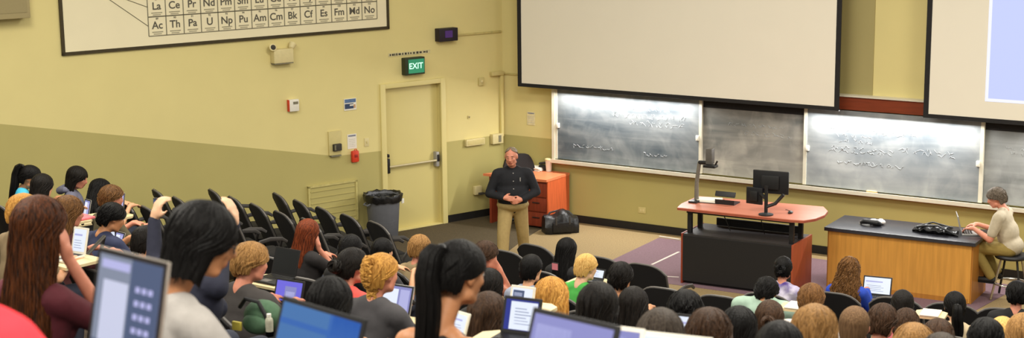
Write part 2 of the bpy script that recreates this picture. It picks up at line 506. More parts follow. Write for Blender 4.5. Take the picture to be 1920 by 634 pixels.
# black wall speaker / clock with purple display and raceway to the corner
t = onL_thing('wall_display', 'black box with purple display on the wall by the corner', 'display', 1.06, 2.72)
b = MB(); b.box((0, -.06, .095), (.33, .12, .19), bev=.01); b.build('display_case', mat('display_black', S(32, 22, 32), .5), t)
b = MB(); b.box((0, -.122, .105), (.13, .004, .1)); b.build('display_face', emis('display_purple', S(78, 40, 110), .6), t, smooth=False)
t = onL_thing('cable_raceway', 'tan cable raceway running from black display to the corner', 'raceway', .455, 2.785)
b = MB(); b.box((0, -.012, 0), (.86, .024, .03), bev=.004); b.build('channel', mat('raceway_tan', S(190, 175, 112), .6), t)
t = onL_thing('wall_sensor', 'small cream square sensor near the corner', 'sensor', .415, 2.065)
b = MB(); b.box((0, -.018, 0), (.1, .036, .12), bev=.01); b.build('sensor_body', M['beige'], t)
b = MB(); b.ell((0, -.036, 0), (.025, .015, .025)); b.build('sensor_lens', M['cream'], t)
t = onL_thing('corner_conduit', 'cream vertical conduit with top box in the room corner', 'conduit', .05, 1.2)
b = MB(); b.box((0, -.03, .47), (.05, .05, .94), bev=.006); b.build('duct', M['frame'], t)
b = MB(); b.box((-.09, -.04, .965), (.22, .07, .06), bev=.008); b.build('top_box', M['beige'], t)
b = MB(); b.box((.03, -.05, .965), (.03, .03, .025)); b.build('side_run', M['beige'], t)
t = onL_thing('junction_box', 'wide cream junction box at the paint line by the corner', 'junction box', .56, 1.12)
b = MB(); b.box((0, -.03, .05), (.34, .06, .1), bev=.008); b.build('box_body', M['cream'], t)
b = MB(); b.box((.0, -.062, .05), (.3, .005, .07), bev=.002); b.build('cover', M['beige'], t)
t = onL_thing('junction_box', 'tall cream junction box at the foot of the corner conduit', 'junction box', .15, 1.1)
b = MB(); b.box((0, -.035, .075), (.2, .07, .15), bev=.008); b.build('box_body', M['cream'], t)
b = MB(); b.box((.03, -.073, .075), (.05, .006, .1), bev=.002); b.build('socket', M['ink'], t)
t = onL_thing('wall_hook', 'tiny tan hook on pale wall right of the door', 'hook', .65, 1.55)
b = MB(); b.box((0, -.006, 0), (.035, .012, .05), bev=.003); b.build('hook_plate', M['beige'], t)
b = MB(); b.tube([(0, -.01, .01), (0, -.035, -.005), (0, -.04, .015)], .005, 6); b.build('prong', M['ink'], t)
t = onL_thing('wall_outlet', 'cream outlet box low on left wall beside the side desk', 'outlet', .525, .43)
b = MB(); b.box((0, -.03, 0), (.13, .06, .13), bev=.01); b.build('outlet_body', M['cream'], t)
b = MB(); b.box((.04, -.08, -.05), (.09, .05, .03), bev=.005); b.build('plug', M['darkink'], t)
# grey speaker at the upper-left corner
t = onL_thing('wall_speaker', 'grey wall speaker box left of the poster', 'speaker', 7.75, 3.47)
b = MB(); b.box((0, -.1, .3), (.98, .2, .6), bev=.01); b.build('cabinet', mat('speaker_grey', S(160, 146, 104), .7, var=.03), t)
b = MB(); b.box((0, -.203, .32), (.9, .006, .5)); b.build('grille', mat('speaker_grille', S(150, 137, 98), .9, scale=300, bump=.2), t)

# ------------------------------------------------------------------ front wall
# blackboards
def chalkmat(name, base, chalk, amt, seed):
    m = bpy.data.materials.new(name); m.use_nodes = True; nt = m.node_tree; N = nt.nodes; K = nt.links
    b = N['Principled BSDF']; b.inputs['Roughness'].default_value = .55
    tc = N.new('ShaderNodeTexCoord')
    facs = []
    for sc_, st, lo, hi, w in ((.9, (1, 1, 1.6), .35, .7, .6), (2.6, (1.2, 1, .9), .45, .8, .45), (1.6, (.3, 1, 3.5), .4, .8, .4)):
        mp = N.new('ShaderNodeMapping'); mp.inputs['Scale'].default_value = st; mp.inputs['Location'].default_value = (seed * 3.7, 0, seed * 1.9)
        K.new(tc.outputs['Object'], mp.inputs['Vector'])
        nz = N.new('ShaderNodeTexNoise'); nz.inputs['Scale'].default_value = sc_; nz.inputs['Detail'].default_value = 5; nz.inputs['Roughness'].default_value = .5
        nz.inputs['Distortion'].default_value = 1.2
        K.new(mp.outputs['Vector'], nz.inputs['Vector'])
        mr = N.new('ShaderNodeMapRange'); mr.inputs['From Min'].default_value = lo; mr.inputs['From Max'].default_value = hi; mr.inputs['To Max'].default_value = w * amt
        K.new(nz.outputs['Fac'], mr.inputs['Value']); facs.append(mr.outputs['Result'])
    a = facs[0]
    for f in facs[1:]:
        ad = N.new('ShaderNodeMath'); ad.operation = 'ADD'; ad.use_clamp = True; K.new(a, ad.inputs[0]); K.new(f, ad.inputs[1]); a = ad.outputs[0]
    mx = N.new('ShaderNodeMix'); mx.data_type = 'RGBA'; mx.inputs[6].default_value = base; mx.inputs[7].default_value = chalk
    K.new(a, mx.inputs[0]); K.new(mx.outputs[2], b.inputs['Base Color'])
    return m


def scribble(mb, x0, x1, z, y, rnd, h=.04):
    x = x0
    while x < x1:
        n = rnd.randint(3, 7); pts = []
        for i in range(n):
            pts.append((x, y, z + rnd.uniform(-h, h))); x += rnd.uniform(.008, .03)
        mb.tube(pts, .002, 4)
        x += rnd.uniform(.01, .06)


def blackboard(name, label, s0, s1, off, z0, z1, m, seed, front, words, stile=True):
    w = s1 - s0
    t = onF_thing(name, label, 'blackboard', (s0 + s1) / 2, z0, off)
    b = MB(); b.box((0, .0, (z1 - z0) / 2), (w, .03, z1 - z0)); b.build('slate_panel', m, t, smooth=False)
    fr = MB()
    if stile:
        for sx in (-1, 1):
            fr = MB(); fr.box((sx * (w / 2 - .012), -.004, (z1 - z0) / 2), (.045, .045, z1 - z0)); fr.build('side_stile', M['tray'], t, smooth=False)
            h = MB(); h.box((sx * (w / 2 - .05), -.03, .5), (.045, .04, .07), bev=.006); h.build('pull_handle', M['white'], t)
    else:
        fr.box((0, -.01, z1 - z0 - .045), (w, .03, .09)); fr.build('top_rail', M['scrblack'], t, smooth=False)
    rnd = random.Random(seed); c = MB()
    for (xa, xb, z) in words:
        for q in range(2): scribble(c, xa + rnd.uniform(-.05, .1), xb, z + rnd.uniform(-.05, .05), -.0165, rnd, .028)
    c.build('chalk_writing', mat('chalk_line', S(164, 168, 170), .9), t)
    return t


CH = S(176, 178, 176)
blackboard('blackboard', 'front sliding blackboard at the left, nearest the room corner', .99, 3.37, .085, .955, 2.0,
           chalkmat('slate_a', S(72, 82, 90), CH, .55, 1), 11, True, [(-.25, .9, .72), (-.3, .7, .82), (0, .9, .62), (.3, .6, .15), (-.9, -.3, .2)])
blackboard('blackboard', 'chalk-smeared blackboard behind the monitors, between two sliding boards', 3.38, 4.9, .045, .955, 1.98,
           chalkmat('slate_b', S(96, 98, 96), S(196, 190, 178), .8, 2), 12, False, [(-.4, .4, .72), (-.2, .5, .62)], stile=False)
blackboard('blackboard', 'wide front sliding blackboard below the gap between the two screens', 4.9, 7.29, .085, .955, 2.0,
           chalkmat('slate_c', S(100, 108, 114), CH, .75, 3), 13, True, [(-.9, -.5, .8), (-.8, -.3, .68), (-.9, 0, .5), (-.2, .3, .75), (-.7, .1, .35), (.1, .8, .6)])
blackboard('blackboard', 'rightmost blackboard behind the seated man', 7.3, 9.7, .045, .955, 1.98,
           chalkmat('slate_d', S(100, 104, 104), CH, .8, 4), 14, False, [(-.9, -.4, .7)], stile=False)
t = onF_thing('chalk_tray', 'long pale metal chalk tray under the blackboards', 'chalk tray', 5.33, .865)
b = MB(); b.box((0, -.085, .045), (8.78, .17, .03), bev=.005); b.box((0, -.165, .06), (8.78, .015, .05)); b.build('trough', M['tray'], t, smooth=False)
b = MB(); b.box((0, -.045, .015), (8.78, .06, .03)); b.build('underside_bracket', mat('tray_bracket_wood', S(150, 112, 66), .6), t, smooth=False)  # brown wood bracket along the underside of the tray
t = onF_thing('chalk_eraser', 'tan felt eraser on the chalk tray', 'eraser', 5.86, .925, .1)
b = MB(); b.box((0, 0, .018), (.14, .05, .025), bev=.005); b.build('felt', mat('eraser_felt', S(176, 140, 96), .9), t)
b = MB(); b.box((0, 0, .036), (.14, .045, .012), bev=.003); b.build('back', M['laminate'], t)
tr = MB(); tr.box((0, -.06, 0), (11.4, .12, .17), bev=.006)
o = tr.build('trim_1', [M['wood']], smooth=False); place(o, Fp(6.7, 2.1), ROTF); struct(o)
tr = MB(); tr.box((0, -.075, 0), (11.4, .15, .02)); o = tr.build('trim_2', [M['tray']], smooth=False); place(o, Fp(6.7, 2.2), ROTF); struct(o)
tr = MB(); tr.box((0, -.06, .52), (.05, .12, 1.08)); o = tr.build('trim_3', [M['tray']], smooth=False); place(o, Fp(.96, .94), ROTF); struct(o)

o = MB(); o.box((0, -.006, 2.1), (.62, .012, 4.2)); o = o.build('shade_panel', [mat('screen_shade_tone', S(164, 152, 100), .75, var=.02, scale=2)], smooth=False); place(o, Fp(5.48, 2.21), ROTF); struct(o)  # added wall panel; its darker colour stands in for the screen's shadow
# projection screens
def screen(label, s0, s1, extra=None):
    w = s1 - s0; H = 3.0; z0 = 2.03
    t = onF_thing('projection_screen', label, 'projection screen', (s0 + s1) / 2, z0, .35)
    b = MB(); b.box((0, 0, H / 2), (w - .13, .006, H - .06)); b.build('screen_fabric', M['screen'], t, smooth=False)
    b = MB()
    for sx in (-1, 1): b.box((sx * (w / 2 - .033), -.001, H / 2), (.066, .012, H))
    b.box((0, -.001, .025), (w - .132, .012, .05)); b.build('black_border', M['scrblack'], t, smooth=False)
    b = MB(); b.tube([(-w / 2, .012, .012), (w / 2, .012, .012)], .018, 10); b.build('weight_bar', M['black'], t)
    b = MB(); b.box((0, .05, H + .08), (w + .2, .16, .18), bev=.02); b.build('roller_case', M['white'], t)
    return t, w
screen('large left pull-down projection screen over the blackboards, blank', .5, 5.47)
t, w = screen('right pull-down projection screen with a lavender projected slide', 6.59, 11.56)
xl = 7.36 - 9.075
b = MB(); b.box((xl + 1.9, -.0055, 1.3), (3.8, .004, 2.08), 0); b.box((xl + 1.9, -.0085, 1.3), (3.72, .003, 2.0), 1)
b.build('projected_slide', [emis('slide_white', S(238, 240, 255), 1.0), emis('slide_lavender', S(198, 208, 252), .95)], t, smooth=False)

t = onF_thing('paper_notice', 'white paper notice on the front wall left of the blackboards', 'notice', .5, 1.5)
b = MB(); b.box((0, -.003, 0), (.14, .004, .2)); b.build('sheet', mat('notice_cream', S(216, 204, 160), .8), t, smooth=False)
b = MB(); b.box((0, -.006, .08), (.11, .002, .015), 0)
for i in range(4): b.box((0, -.006, .03 - i * .03), (.1, .002, .006), 1)
b.build('print', [MATS['notice_head'], MATS['notice_line']], t, smooth=False)
t = onF_thing('wall_outlet', 'small cream outlet plate low on front wall left of the workstation', 'outlet', 2.39, .305)
b = MB(); b.box((0, -.005, 0), (.12, .01, .09), bev=.003); b.build('outlet_plate', M['beige'], t)
b = MB(); b.box((-.02, -.011, 0), (.025, .004, .035)); b.box((.025, -.011, 0), (.025, .004, .035)); b.build('sockets', M['cream'], t)
t = onF_thing('raceway_end', 'short tan raceway stub beside the left projection screen', 'raceway', .17, 2.15)
b = MB(); b.box((0, -.012, 0), (.3, .024, .025), bev=.004); b.build('channel', MATS['raceway_tan'], t)
# ================================================================== STAGE FURNITURE
# trash can
cc = onz(721, 450, 0); cc += LN * (.315 - (cc - P0).dot(LN)); cc.z = .001
t = thing('trash_can', 'round dark grey trash can with black liner by the door', 'trash can', cc, ROTL)
b = MB(); b.lathe([(.19, 0), (.2, .012), (.242, .62), (.262, .625), (.266, .66), (.25, .665), (.236, .64), (.22, .3), (.18, .03)], 36); b.build('bin_body', M['trash'], t)
b = MB(); vs = []; prof = [(.20, .30), (.225, .6), (.25, .672), (.27, .676), (.282, .65), (.276, .6), (.27, .575)]
rnd = random.Random(2); n = 48
nz = [rnd.uniform(-1, 1) for _ in range(n)]
for i, (r_, z_) in enumerate(prof):
    for j in range(n):
        a = 2 * PI * j / n; w_ = .006 * math.sin(j * 1.7 + i) + .008 * nz[(j + i * 5) % n]
        vs.append(((r_ + w_ * .6) * math.cos(a), (r_ + w_ * .6) * math.sin(a), z_ + w_ * (1 + .6 * (i > 3))))
fs = [(i * n + j, i * n + (j + 1) % n, (i + 1) * n + (j + 1) % n, (i + 1) * n + j) for i in range(len(prof) - 1) for j in range(n)]
b.add(vs, fs); b.build('bin_liner', mat('liner_black', S(24, 24, 25), .3, scale=40, bump=.4), t)
b = MB(); b.box((.17, -.222, .56), (.05, .012, .07), bev=.004, mtx=Matrix.Rotation(R(18), 4, 'Z')); b.build('white_tag', M['white'], t)
for sx in (-1, 1):
    b = MB(); b.tube([(sx * .25, -.06, .56), (sx * .29, -.05, .54), (sx * .29, .05, .54), (sx * .25, .06, .56)], .012, 8); b.build('handle', M['trash'], t)

# side desk in the corner: s .17..1.18, n 0.05..0.65
t = thing('side_desk', 'orange-brown pedestal desk in the corner behind the lecturer', 'desk', Fp(.62, 0, .37), ROTF)
def fl_(s, n): return (s - .62, -(n - .37))
b = MB(); b.prism([fl_(.12, .74), fl_(1.2, .70), fl_(1.2, .05), fl_(.5, .05)], .715, .75); b.build('desktop', mat('cherry_top', S(212, 122, 82), .4, var=.1, scale=5, stretch=(.6, 6, 6)), t, smooth=False)
b = MB(); x_, y_ = fl_(1.0, .37); b.box((x_, y_, .37), (.36, .56, .68), bev=.004); b.build('pedestal', M['cherrydark'], t)
b = MB(); x_, y_ = fl_(1.187, .36); b.box((x_, y_, .36), (.018, .6, .71)); b.build('end_panel', M['cherry'], t, smooth=False)
for i in range(3):
    x_, y_ = fl_(1.0, .66); b = MB(); b.box((x_, y_, .14 + i * .22), (.34, .018, .2), bev=.004); dr = b.build('drawer', M['cherrydark'], t)
    b = MB(); b.tube([(x_ - .06, y_ - .02, .17 + i * .22), (x_ + .06, y_ - .02, .17 + i * .22)], .007, 8); b.build('pull', M['darkmetal'], dr)
b = MB(); x_, y_ = fl_(.22, .62); b.box((x_, y_, .355), (.035, .16, .71)); b.build('leg_panel', M['cherrydark'], t, smooth=False)
b = MB(); x_, y_ = fl_(.5, .62); b.box((x_ , y_, .66), (.6, .02, .1)); b.box((x_, y_ + .25, .12), (.5, .02, .12)); b.build('apron', M['cherrydark'], t, smooth=False)
# things on it
def on(name, label, cat, px, z, rz=ROTF, group=None):
    return thing(name, label, cat, onz(px[0], px[1], z), rz, group)
t = on('paper_cup', 'cream cup standing on the corner desk', 'cup', (1029, 321), .751); t.scale = (1.25, 1.25, 1.3)
b = MB(); b.lathe([(.032, 0), (.042, .13), (.045, .134), (.041, .136), (.03, .01)], 20); b.build('cup_body', M['white'], t)
b = MB(); b.lathe([(.046, .13), (.046, .142), (.03, .15), (.005, .15)], 20); b.build('cup_lid', M['cream'], t)
t = on('paper_stack', 'small pile of white papers on corner desk beside the office chair', 'papers', (1009, 318), .751)
b = MB()
for i in range(6): b.box((rnd.uniform(-.01, .01), rnd.uniform(-.01, .01), .004 + i * .008), (.21, .28, .007), 0, Matrix.Rotation(R(rnd.uniform(-8, 8)), 4, 'Z'))
b.build('sheets', M['paper'], t, smooth=False)
t = on('desk_phone', 'black desk phone on the corner desk beside the cup', 'phone', (1019, 319), .751)
b = MB(); b.box((0, 0, .04), (.12, .1, .08), bev=.02); b.build('phone_base', M['black'], t)
b = MB(); b.cap((-.05, -.02, .1), (.06, .02, .12), .018); b.build('handset', M['black'], t)

# office chair behind the lecturer
oc = onz(968, 428, 0) ; oc.z = .001
t = thing('office_chair', 'black swivel office chair behind the lecturer at corner desk', 'chair', oc + Vector((.12, .2, 0)), R(15))
b = MB(); b.box((0, 0, .47), (.5, .48, .09), bev=.04); b.build('seat', M['blackfab'], t)
b = MB(); pr = []
for i in range(9):
    for j in range(9):
        u, v = i / 8 * 2 - 1, j / 8; pr.append((u * .25 * (1 - .25 * v ** 4 * u * u), .27 + .05 * v - .05 * u * u, .55 + .46 * v - .05 * v * u ** 4))
nn = len(pr); bk = [(p[0], p[1] + .06, p[2]) for p in pr]
fs = [(i * 9 + j, i * 9 + j + 1, i * 9 + j + 10, i * 9 + j + 9) for i in range(8) for j in range(8)]
fs2 = [tuple(nn + i for i in f[::-1]) for f in fs]; edge = [i for i in range(9)] + [i * 9 + 8 for i in range(1, 9)] + [72 + j for j in range(7, -1, -1)] + [i * 9 for i in range(7, 0, -1)]
fs3 = [(edge[i], edge[(i + 1) % len(edge)], nn + edge[(i + 1) % len(edge)], nn + edge[i]) for i in range(len(edge))]
b.add(pr + bk, fs + fs2 + fs3); b.build('backrest', M['blackfab'], t)
b = MB(); b.tube([(0, 0, .08), (0, 0, .43)], .03, 12); b.build('gas_column', M['black'], t)
for k in range(5):
    a = 2 * PI * k / 5 + .3; b = MB(); b.tube([(0, 0, .1), (.28 * math.cos(a), .28 * math.sin(a), .075)], [.028, .018], 8); lg = b.build('leg', M['black'], t)
    b = MB(); b.ell((.28 * math.cos(a), .28 * math.sin(a), .032), (.03, .03, .03), n=12, m=8); b.build('caster', M['black'], lg)
for sx in (-1, 1):
    b = MB(); b.tube([(sx * .25, .05, .47), (sx * .3, .05, .6), (sx * .3, .02, .68), (sx * .3, -.18, .68)], .02, 8); b.build('armrest', M['black'], t)
b = MB(); b.box((0, .27, .5), (.08, .04, .2), bev=.01); b.build('back_bracket', M['black'], t)

# bag on the floor
bp = onz(1041, 440, 0) + Vector((.08, .16, 0)); bp.z = .002
t = thing('shoulder_bag', 'black leather bag slumped on the floor by corner desk', 'bag', bp, R(12))
b = MB(); prof = []
for i in range(13):
    u = i / 12 * 2 - 1; h = .30 + .04 * math.sin(u * 5 + 1) - .07 * u ** 4; prof.append((u * .25, h))
vs = []
for x, h in prof:
    for q, (yy, zz) in enumerate(((-.13, 0), (-.15, .1), (-.1, .85), (-.03, 1), (.03, 1), (.1, .85), (.15, .1), (.13, 0))):
        s_ = 1 - .18 * (abs(x) / .25) ** 6
        vs.append((x + .006 * math.sin(q * 3 + x * 40), yy * s_ + .012 * math.sin(x * 45 + q * 2), (zz if zz > .3 else zz * 1.0) * (h if zz > .3 else 1)))
fs = [(i * 8 + j, i * 8 + (j + 1) % 8, (i + 1) * 8 + (j + 1) % 8, (i + 1) * 8 + j) for i in range(12) for j in range(8)] + [tuple(range(8)), tuple(96 + j for j in range(8))]
b.add(vs, fs); bo = b.build('bag_body', M['bag'], t)
b = MB(); b.tube([(-.2, 0, .24), (-.14, .03, .29), (0, .06, .31), (.13, .05, .29), (.2, 0, .22)], .014, 8); b.build('carry_handle', M['bag'], t)
b = MB(); b.box((.0, -.15, .1), (.3, .04, .15), bev=.02); b.build('front_pocket', M['bag'], t)
for sx in (-1, 1):
    b = MB(); b.box((sx * .1, -.165, .2), (.025, .015, .12), bev=.004); b.build('buckle_strap', mat('bag_strap', S(60, 58, 56), .4), t)

# teacher workstation
DA = R(-30)
fl_pt = onz(1276, 531, 0); dx = Vector((math.cos(DA), math.sin(DA), 0)); dy = Vector((-math.sin(DA), math.cos(DA), 0))
wl = fl_pt + dx * .74
t = thing('teacher_workstation', 'salmon-topped teacher workstation with black front and red-brown sides', 'desk', (wl.x, wl.y, .001), DA)
BW = 1.48; BH = .65; BD = .68
b = MB(); b.box((0, .012, .33), (BW - .05, .024, .58)); b.build('front_panel', mat('front_panel_black', S(24, 23, 24), .55, scale=80), t, smooth=False)
for sx in (-1, 1):
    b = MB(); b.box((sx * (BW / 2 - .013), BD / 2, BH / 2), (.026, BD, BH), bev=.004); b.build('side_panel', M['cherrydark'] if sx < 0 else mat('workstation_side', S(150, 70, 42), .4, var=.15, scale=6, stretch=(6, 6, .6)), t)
b = MB(); b.box((0, BD / 2, BH - .02), (BW - .06, BD - .02, .03)); b.build('equipment_shelf', mat('shelf_black', S(44, 42, 42), .45), t, smooth=False)
b = MB(); b.box((.05, BD - .06, BH + .05), (BW - .35, .03, .1), bev=.005); b.build('back_rail', M['black'], t)
b = MB(); b.box((0, BD / 2, .03), (BW - .1, BD - .1, .05)); b.build('plinth', M['black'], t, smooth=False)
TZ = .945
for px_, py_ in ((-.66, .1), (-.66, .42), (.68, .1), (.68, .42)):
    b = MB(); b.box((px_, py_, (BH + TZ) / 2 - .01), (.055, .055, TZ - BH + .02), bev=.004); b.build('lift_post', M['black'], t)
b = MB(); b.box((0, .1, TZ - .025), (1.4, .05, .04)); b.box((0, .42, TZ - .025), (1.4, .05, .04)); b.build('lift_frame', M['black'], t, smooth=False)
b = MB(); top = [(-.78, -.03), (.7, -.05), (.87, -.02), (.96, .14), (.99, .38), (.95, .62), (.82, .84), (-.83, .74), (-.83, .2)]
b.prism(top, TZ, TZ + .035); tp = b.build('work_top', M['desktop'], t, smooth=False)
b = MB(); b.prism([(x * 1.003, -.001 + y * 1.003) for x, y in top], TZ + .004, TZ + .026); b.build('edge_band', mat('edge_band_wood', S(150, 76, 56), .45), tp, smooth=False)
b = MB(); b.tube([(-.3, .3, TZ), (-.28, .28, TZ - .08), (-.2, .3, BH + .02)], .006, 6); b.tube([(.2, .32, TZ), (.21, .3, TZ - .1), (.24, .34, BH + .02)], .006, 6); b.build('cable', M['darkmetal'], t)
WZ = TZ + .037
# document camera
p = onz(1303, 379, WZ); t = thing('document_camera', 'tall grey document camera at left end of the workstation', 'document camera', (p.x, p.y, WZ), DA)
hz = .62
b = MB(); b.box((0, .03, .012), (.12, .22, .024), bev=.008); b.build('camera_base', M['darkmetal'], t)
b = MB(); b.tube([(0, .05, .02), (.0, .05, .25), (.04, .04, hz - .1)], [.03, .026, .024], 10); b.build('column', mat('doc_cam_grey', S(112, 108, 98), .45), t)
b = MB(); b.tube([(.035, .04, hz - .11), (.2, .02, hz - .1)], .026, 10); b.build('arm', M['darkmetal'], t)
b = MB(); b.box((.2, 0, hz - .01), (.085, .1, .2), bev=.012); hd = b.build('camera_head', mat('doc_cam_head', S(88, 84, 78), .45), t)
b = MB(); b.box((.22, -.03, hz - .13), (.16, .12, .035), bev=.01); b.tube([(.28, -.03, hz - .12), (.31, -.03, hz - .06)], .012, 8); b.build('lamp_bar', M['darkmetal'], t)
b = MB(); b.tube([(.2, 0, hz - .11), (.2, 0, hz - .15)], .03, 14); b.build('lens', M['black'], hd)
# papers + white tray
p = onz(1328, 378, WZ); t = thing('paper_sheets', 'white papers lying under the document camera', 'papers', (p.x, p.y + .03, WZ), DA + .1)
b = MB(); b.box((0, 0, .012), (.32, .24, .02), bev=.004); b.box((.02, .01, .026), (.29, .21, .006), 0, Matrix.Rotation(.1, 4, 'Z')); b.build('sheets', M['paper'], t)
b = MB(); b.box((0, 0, .003), (.36, .27, .006)); b.build('copy_stage', M['darkmetal'], t, smooth=False)
# control panel / phone
p = onz(1364, 381, WZ); t = thing('control_panel', 'black touch control panel on the workstation beside the papers', 'control panel', (p.x, p.y, WZ), DA)
b = MB(); b.add([(-.13, -.1, 0), (.13, -.1, 0), (.13, .1, 0), (-.13, .1, 0), (-.13, -.1, .06), (.13, -.1, .06), (.13, .1, .015), (-.13, .1, .015)], [(0, 3, 2, 1), (4, 5, 6, 7), (0, 1, 5, 4), (2, 3, 7, 6), (0, 4, 7, 3), (1, 2, 6, 5)]); b.build('panel_case', M['black'], t, smooth=False)
b = MB(); b.box((0, -.12, .085), (.27, .02, .07), bev=.006, mtx=Matrix.Rotation(R(-25), 4, 'X')); b.build('panel_lip', M['black'], t)
# monitors on an arm, both seen from behind
p = onz(1436, 403, WZ); t = thing('monitor_stand', 'black two-monitor desk stand with swing arms on the workstation', 'monitor stand', (p.x, p.y, WZ), DA)
b = MB(); b.lathe([(.09, 0), (.09, .012), (.03, .02), (.022, .03), (.022, .36), (.0, .365)], 20); b.build('post', M['black'], t)
b = MB(); b.tube([(0, 0, .1), (.1, .05, .14), (.2, .06, .26)], .022, 8); b.build('swing_arm', M['black'], t)
b = MB(); b.tube([(0, 0, .2), (-.1, .07, .24)], .022, 8); b.build('swing_arm', M['black'], t)
def monitor(label, cx, cy, z0, w, h, rz, lp):
    q = lp; t = thing('monitor', label, 'monitor', (q.x, q.y, z0), DA + rz)
    b = MB(); b.box((0, 0, h / 2), (w, .03, h), bev=.01); b.build('monitor_shell', mat('monitor_black', S(28, 28, 30), .4, var=.05), t)
    b = MB(); b.box((0, -.025, h / 2), (w * .5, .03, h * .6), bev=.012); b.build('rear_cover', M['black'], t)
    b = MB(); b.box((0, .0165, h / 2 + .005), (w - .03, .004, h - .04)); b.build('display', emis('monitor_on', S(90, 110, 150), .6), t, smooth=False)
def mpos(px, py, z):   # on the desk plane line a little behind the arm
    base = Vector((p.x, p.y, 0)) + dy * .14; n = dy; d = ray(px, py); tt = (base - CAM).dot(n) / d.dot(n); return CAM + d * tt
q = mpos(1445, 363, 0); monitor('larger black monitor seen from behind, upper right of the pair', 0, 0, q.z, .45, .285, R(4), q)
q = mpos(1418, 381, 0); q2 = q - dy * .06; monitor('smaller black monitor seen from behind, lower left of the pair', 0, 0, q.z, .22, .21, R(-6), q2)
p = onz(1482, 400, WZ); t = thing('computer_mouse', 'small dark mouse on the open right half of the workstation', 'mouse', (p.x, p.y, WZ), DA)
b = MB(); b.ell((0, 0, .012), (.03, .05, .018)); b.build('mouse_body', M['darkmetal'], t)
b = MB(); b.tube([(0, .05, .01), (-.05, .12, .005), (-.12, .16, .005)], .003, 6); b.build('cable', M['black'], t)

# lab bench
BA = R(-30.5)
bdx = Vector((math.cos(BA), math.sin(BA), 0)); bdy = Vector((-math.sin(BA), math.cos(BA), 0))
c0 = onz(1829, 457, .76); blen = 1.86; bdep = .78
bc = c0 - bdx * blen / 2
t = thing('lab_bench', 'honey-coloured wooden lab bench with thick black top', 'bench', (bc.x, bc.y, .001), BA)
b = MB(); b.box((0, bdep / 2, .74), (blen, bdep, .045), bev=.004); b.build('bench_top', M['slate'], t)
b = MB(); b.box((0, .045, .37), (blen - .1, .02, .72)); b.build('front_panel', M['maple'], t, smooth=False)
for sx in (-1, 1):
    b = MB(); b.box((sx * (blen / 2 - .045), bdep / 2, .36), (.022, bdep - .09, .715)); b.build('end_panel', M['mapledark'], t, smooth=False)
b = MB(); b.box((0, bdep - .05, .37), (blen - .12, .02, .715)); b.build('back_panel', M['maple'], t, smooth=False)
b = MB(); b.box((0, .034, .03), (blen - .14, .004, .06)); b.build('kick_strip', M['mapledark'], t, smooth=False)
BZ = .764
p = onz(1640, 421, BZ)
t = thing('safety_goggles', 'white and black goggles with white cloth on the bench', 'goggles', (p.x, p.y, BZ), BA)
b = MB()
rnd = random.Random(9)
for i in range(7): b.ell((rnd.uniform(-.02, .14), rnd.uniform(-.05, .07), .03), (rnd.uniform(.04, .07), rnd.uniform(.03, .05), rnd.uniform(.028, .05)), n=10, m=7)
b.build('crumpled_cloth', mat('cloth_white', S(214, 206, 200), .8, scale=30, bump=.5), t)
b = MB(); b.tube([(-.16, -.05, .02), (-.1, -.09, .05), (-.02, -.1, .05), (.06, -.09, .045), (.1, -.05, .02)], [.02, .035, .03, .035, .02], 10); b.build('eye_cups', M['black'], t)
b = MB(); b.tube([(-.17, -.05, .012), (-.19, .05, .012), (-.08, .11, .012), (.0, .08, .02)], .012, 8); b.build('head_strap', M['white'], t)
p = onz(1757, 440, BZ)
t = thing('shoulder_bag', 'flat black bag lying on the bench in front of laptop', 'bag', (p.x, p.y + .08, BZ), BA - .05)
b = MB(); vs = []
for i in range(15):
    u = i / 14 * 2 - 1; w_ = .11 * (1 - .55 * abs(u) ** 3); h = .085 * (1 - .6 * abs(u) ** 3) + .018 * math.sin(i * 1.9)
    for j in range(8):
        a = 2 * PI * j / 8; vs.append((u * .27, w_ * math.cos(a) + .015 * math.sin(i * 2.3 + j), max(.002, h * .55 + h * .55 * math.sin(a) + .006 * math.sin(i * 3 + j * 2))))
fs = [(i * 8 + j, i * 8 + (j + 1) % 8, (i + 1) * 8 + (j + 1) % 8, (i + 1) * 8 + j) for i in range(14) for j in range(8)] + [tuple(range(8)), tuple(112 + j for j in range(8))]
b.add(vs, fs); b.build('bag_body', M['bag'], t)
b = MB(); b.tube([(-.22, -.05, .06), (-.1, -.1, .1), (.05, -.07, .11), (.2, -.1, .06), (.3, -.06, .01)], .013, 8); b.tube([(-.25, .02, .05), (-.05, .05, .12), (.2, .04, .08)], .011, 8); b.build('shoulder_strap', M['black'], t)
# ================================================================== LAPTOPS
E_ = {
 'white': emis('display_white', S(226, 234, 250), .95), 'lav': emis('display_lavender', S(138, 140, 198), .85),
 'violet': emis('display_violet', S(110, 104, 220), .9), 'blue': emis('display_blue', S(46, 98, 176), .85),
 'blue2': emis('display_deep_blue', S(28, 72, 170), .85), 'blue3': emis('display_mid_blue', S(64, 112, 172), .85),
 'grey': emis('display_grey', S(128, 138, 160), .85), 'doc': emis('display_document', S(196, 202, 228), .9), 'slate': emis('display_slate', S(74, 90, 124), .8),
 'dark': emis('display_off', S(34, 38, 38), .5), 'navy': emis('display_navy', S(40, 52, 140), .9), 'ltlav': emis('display_pale_lavender', S(176, 178, 226), .9),
 'dim': emis('display_dim', S(112, 116, 150), .8), 'line': emis('display_text', S(120, 132, 170), .8)}


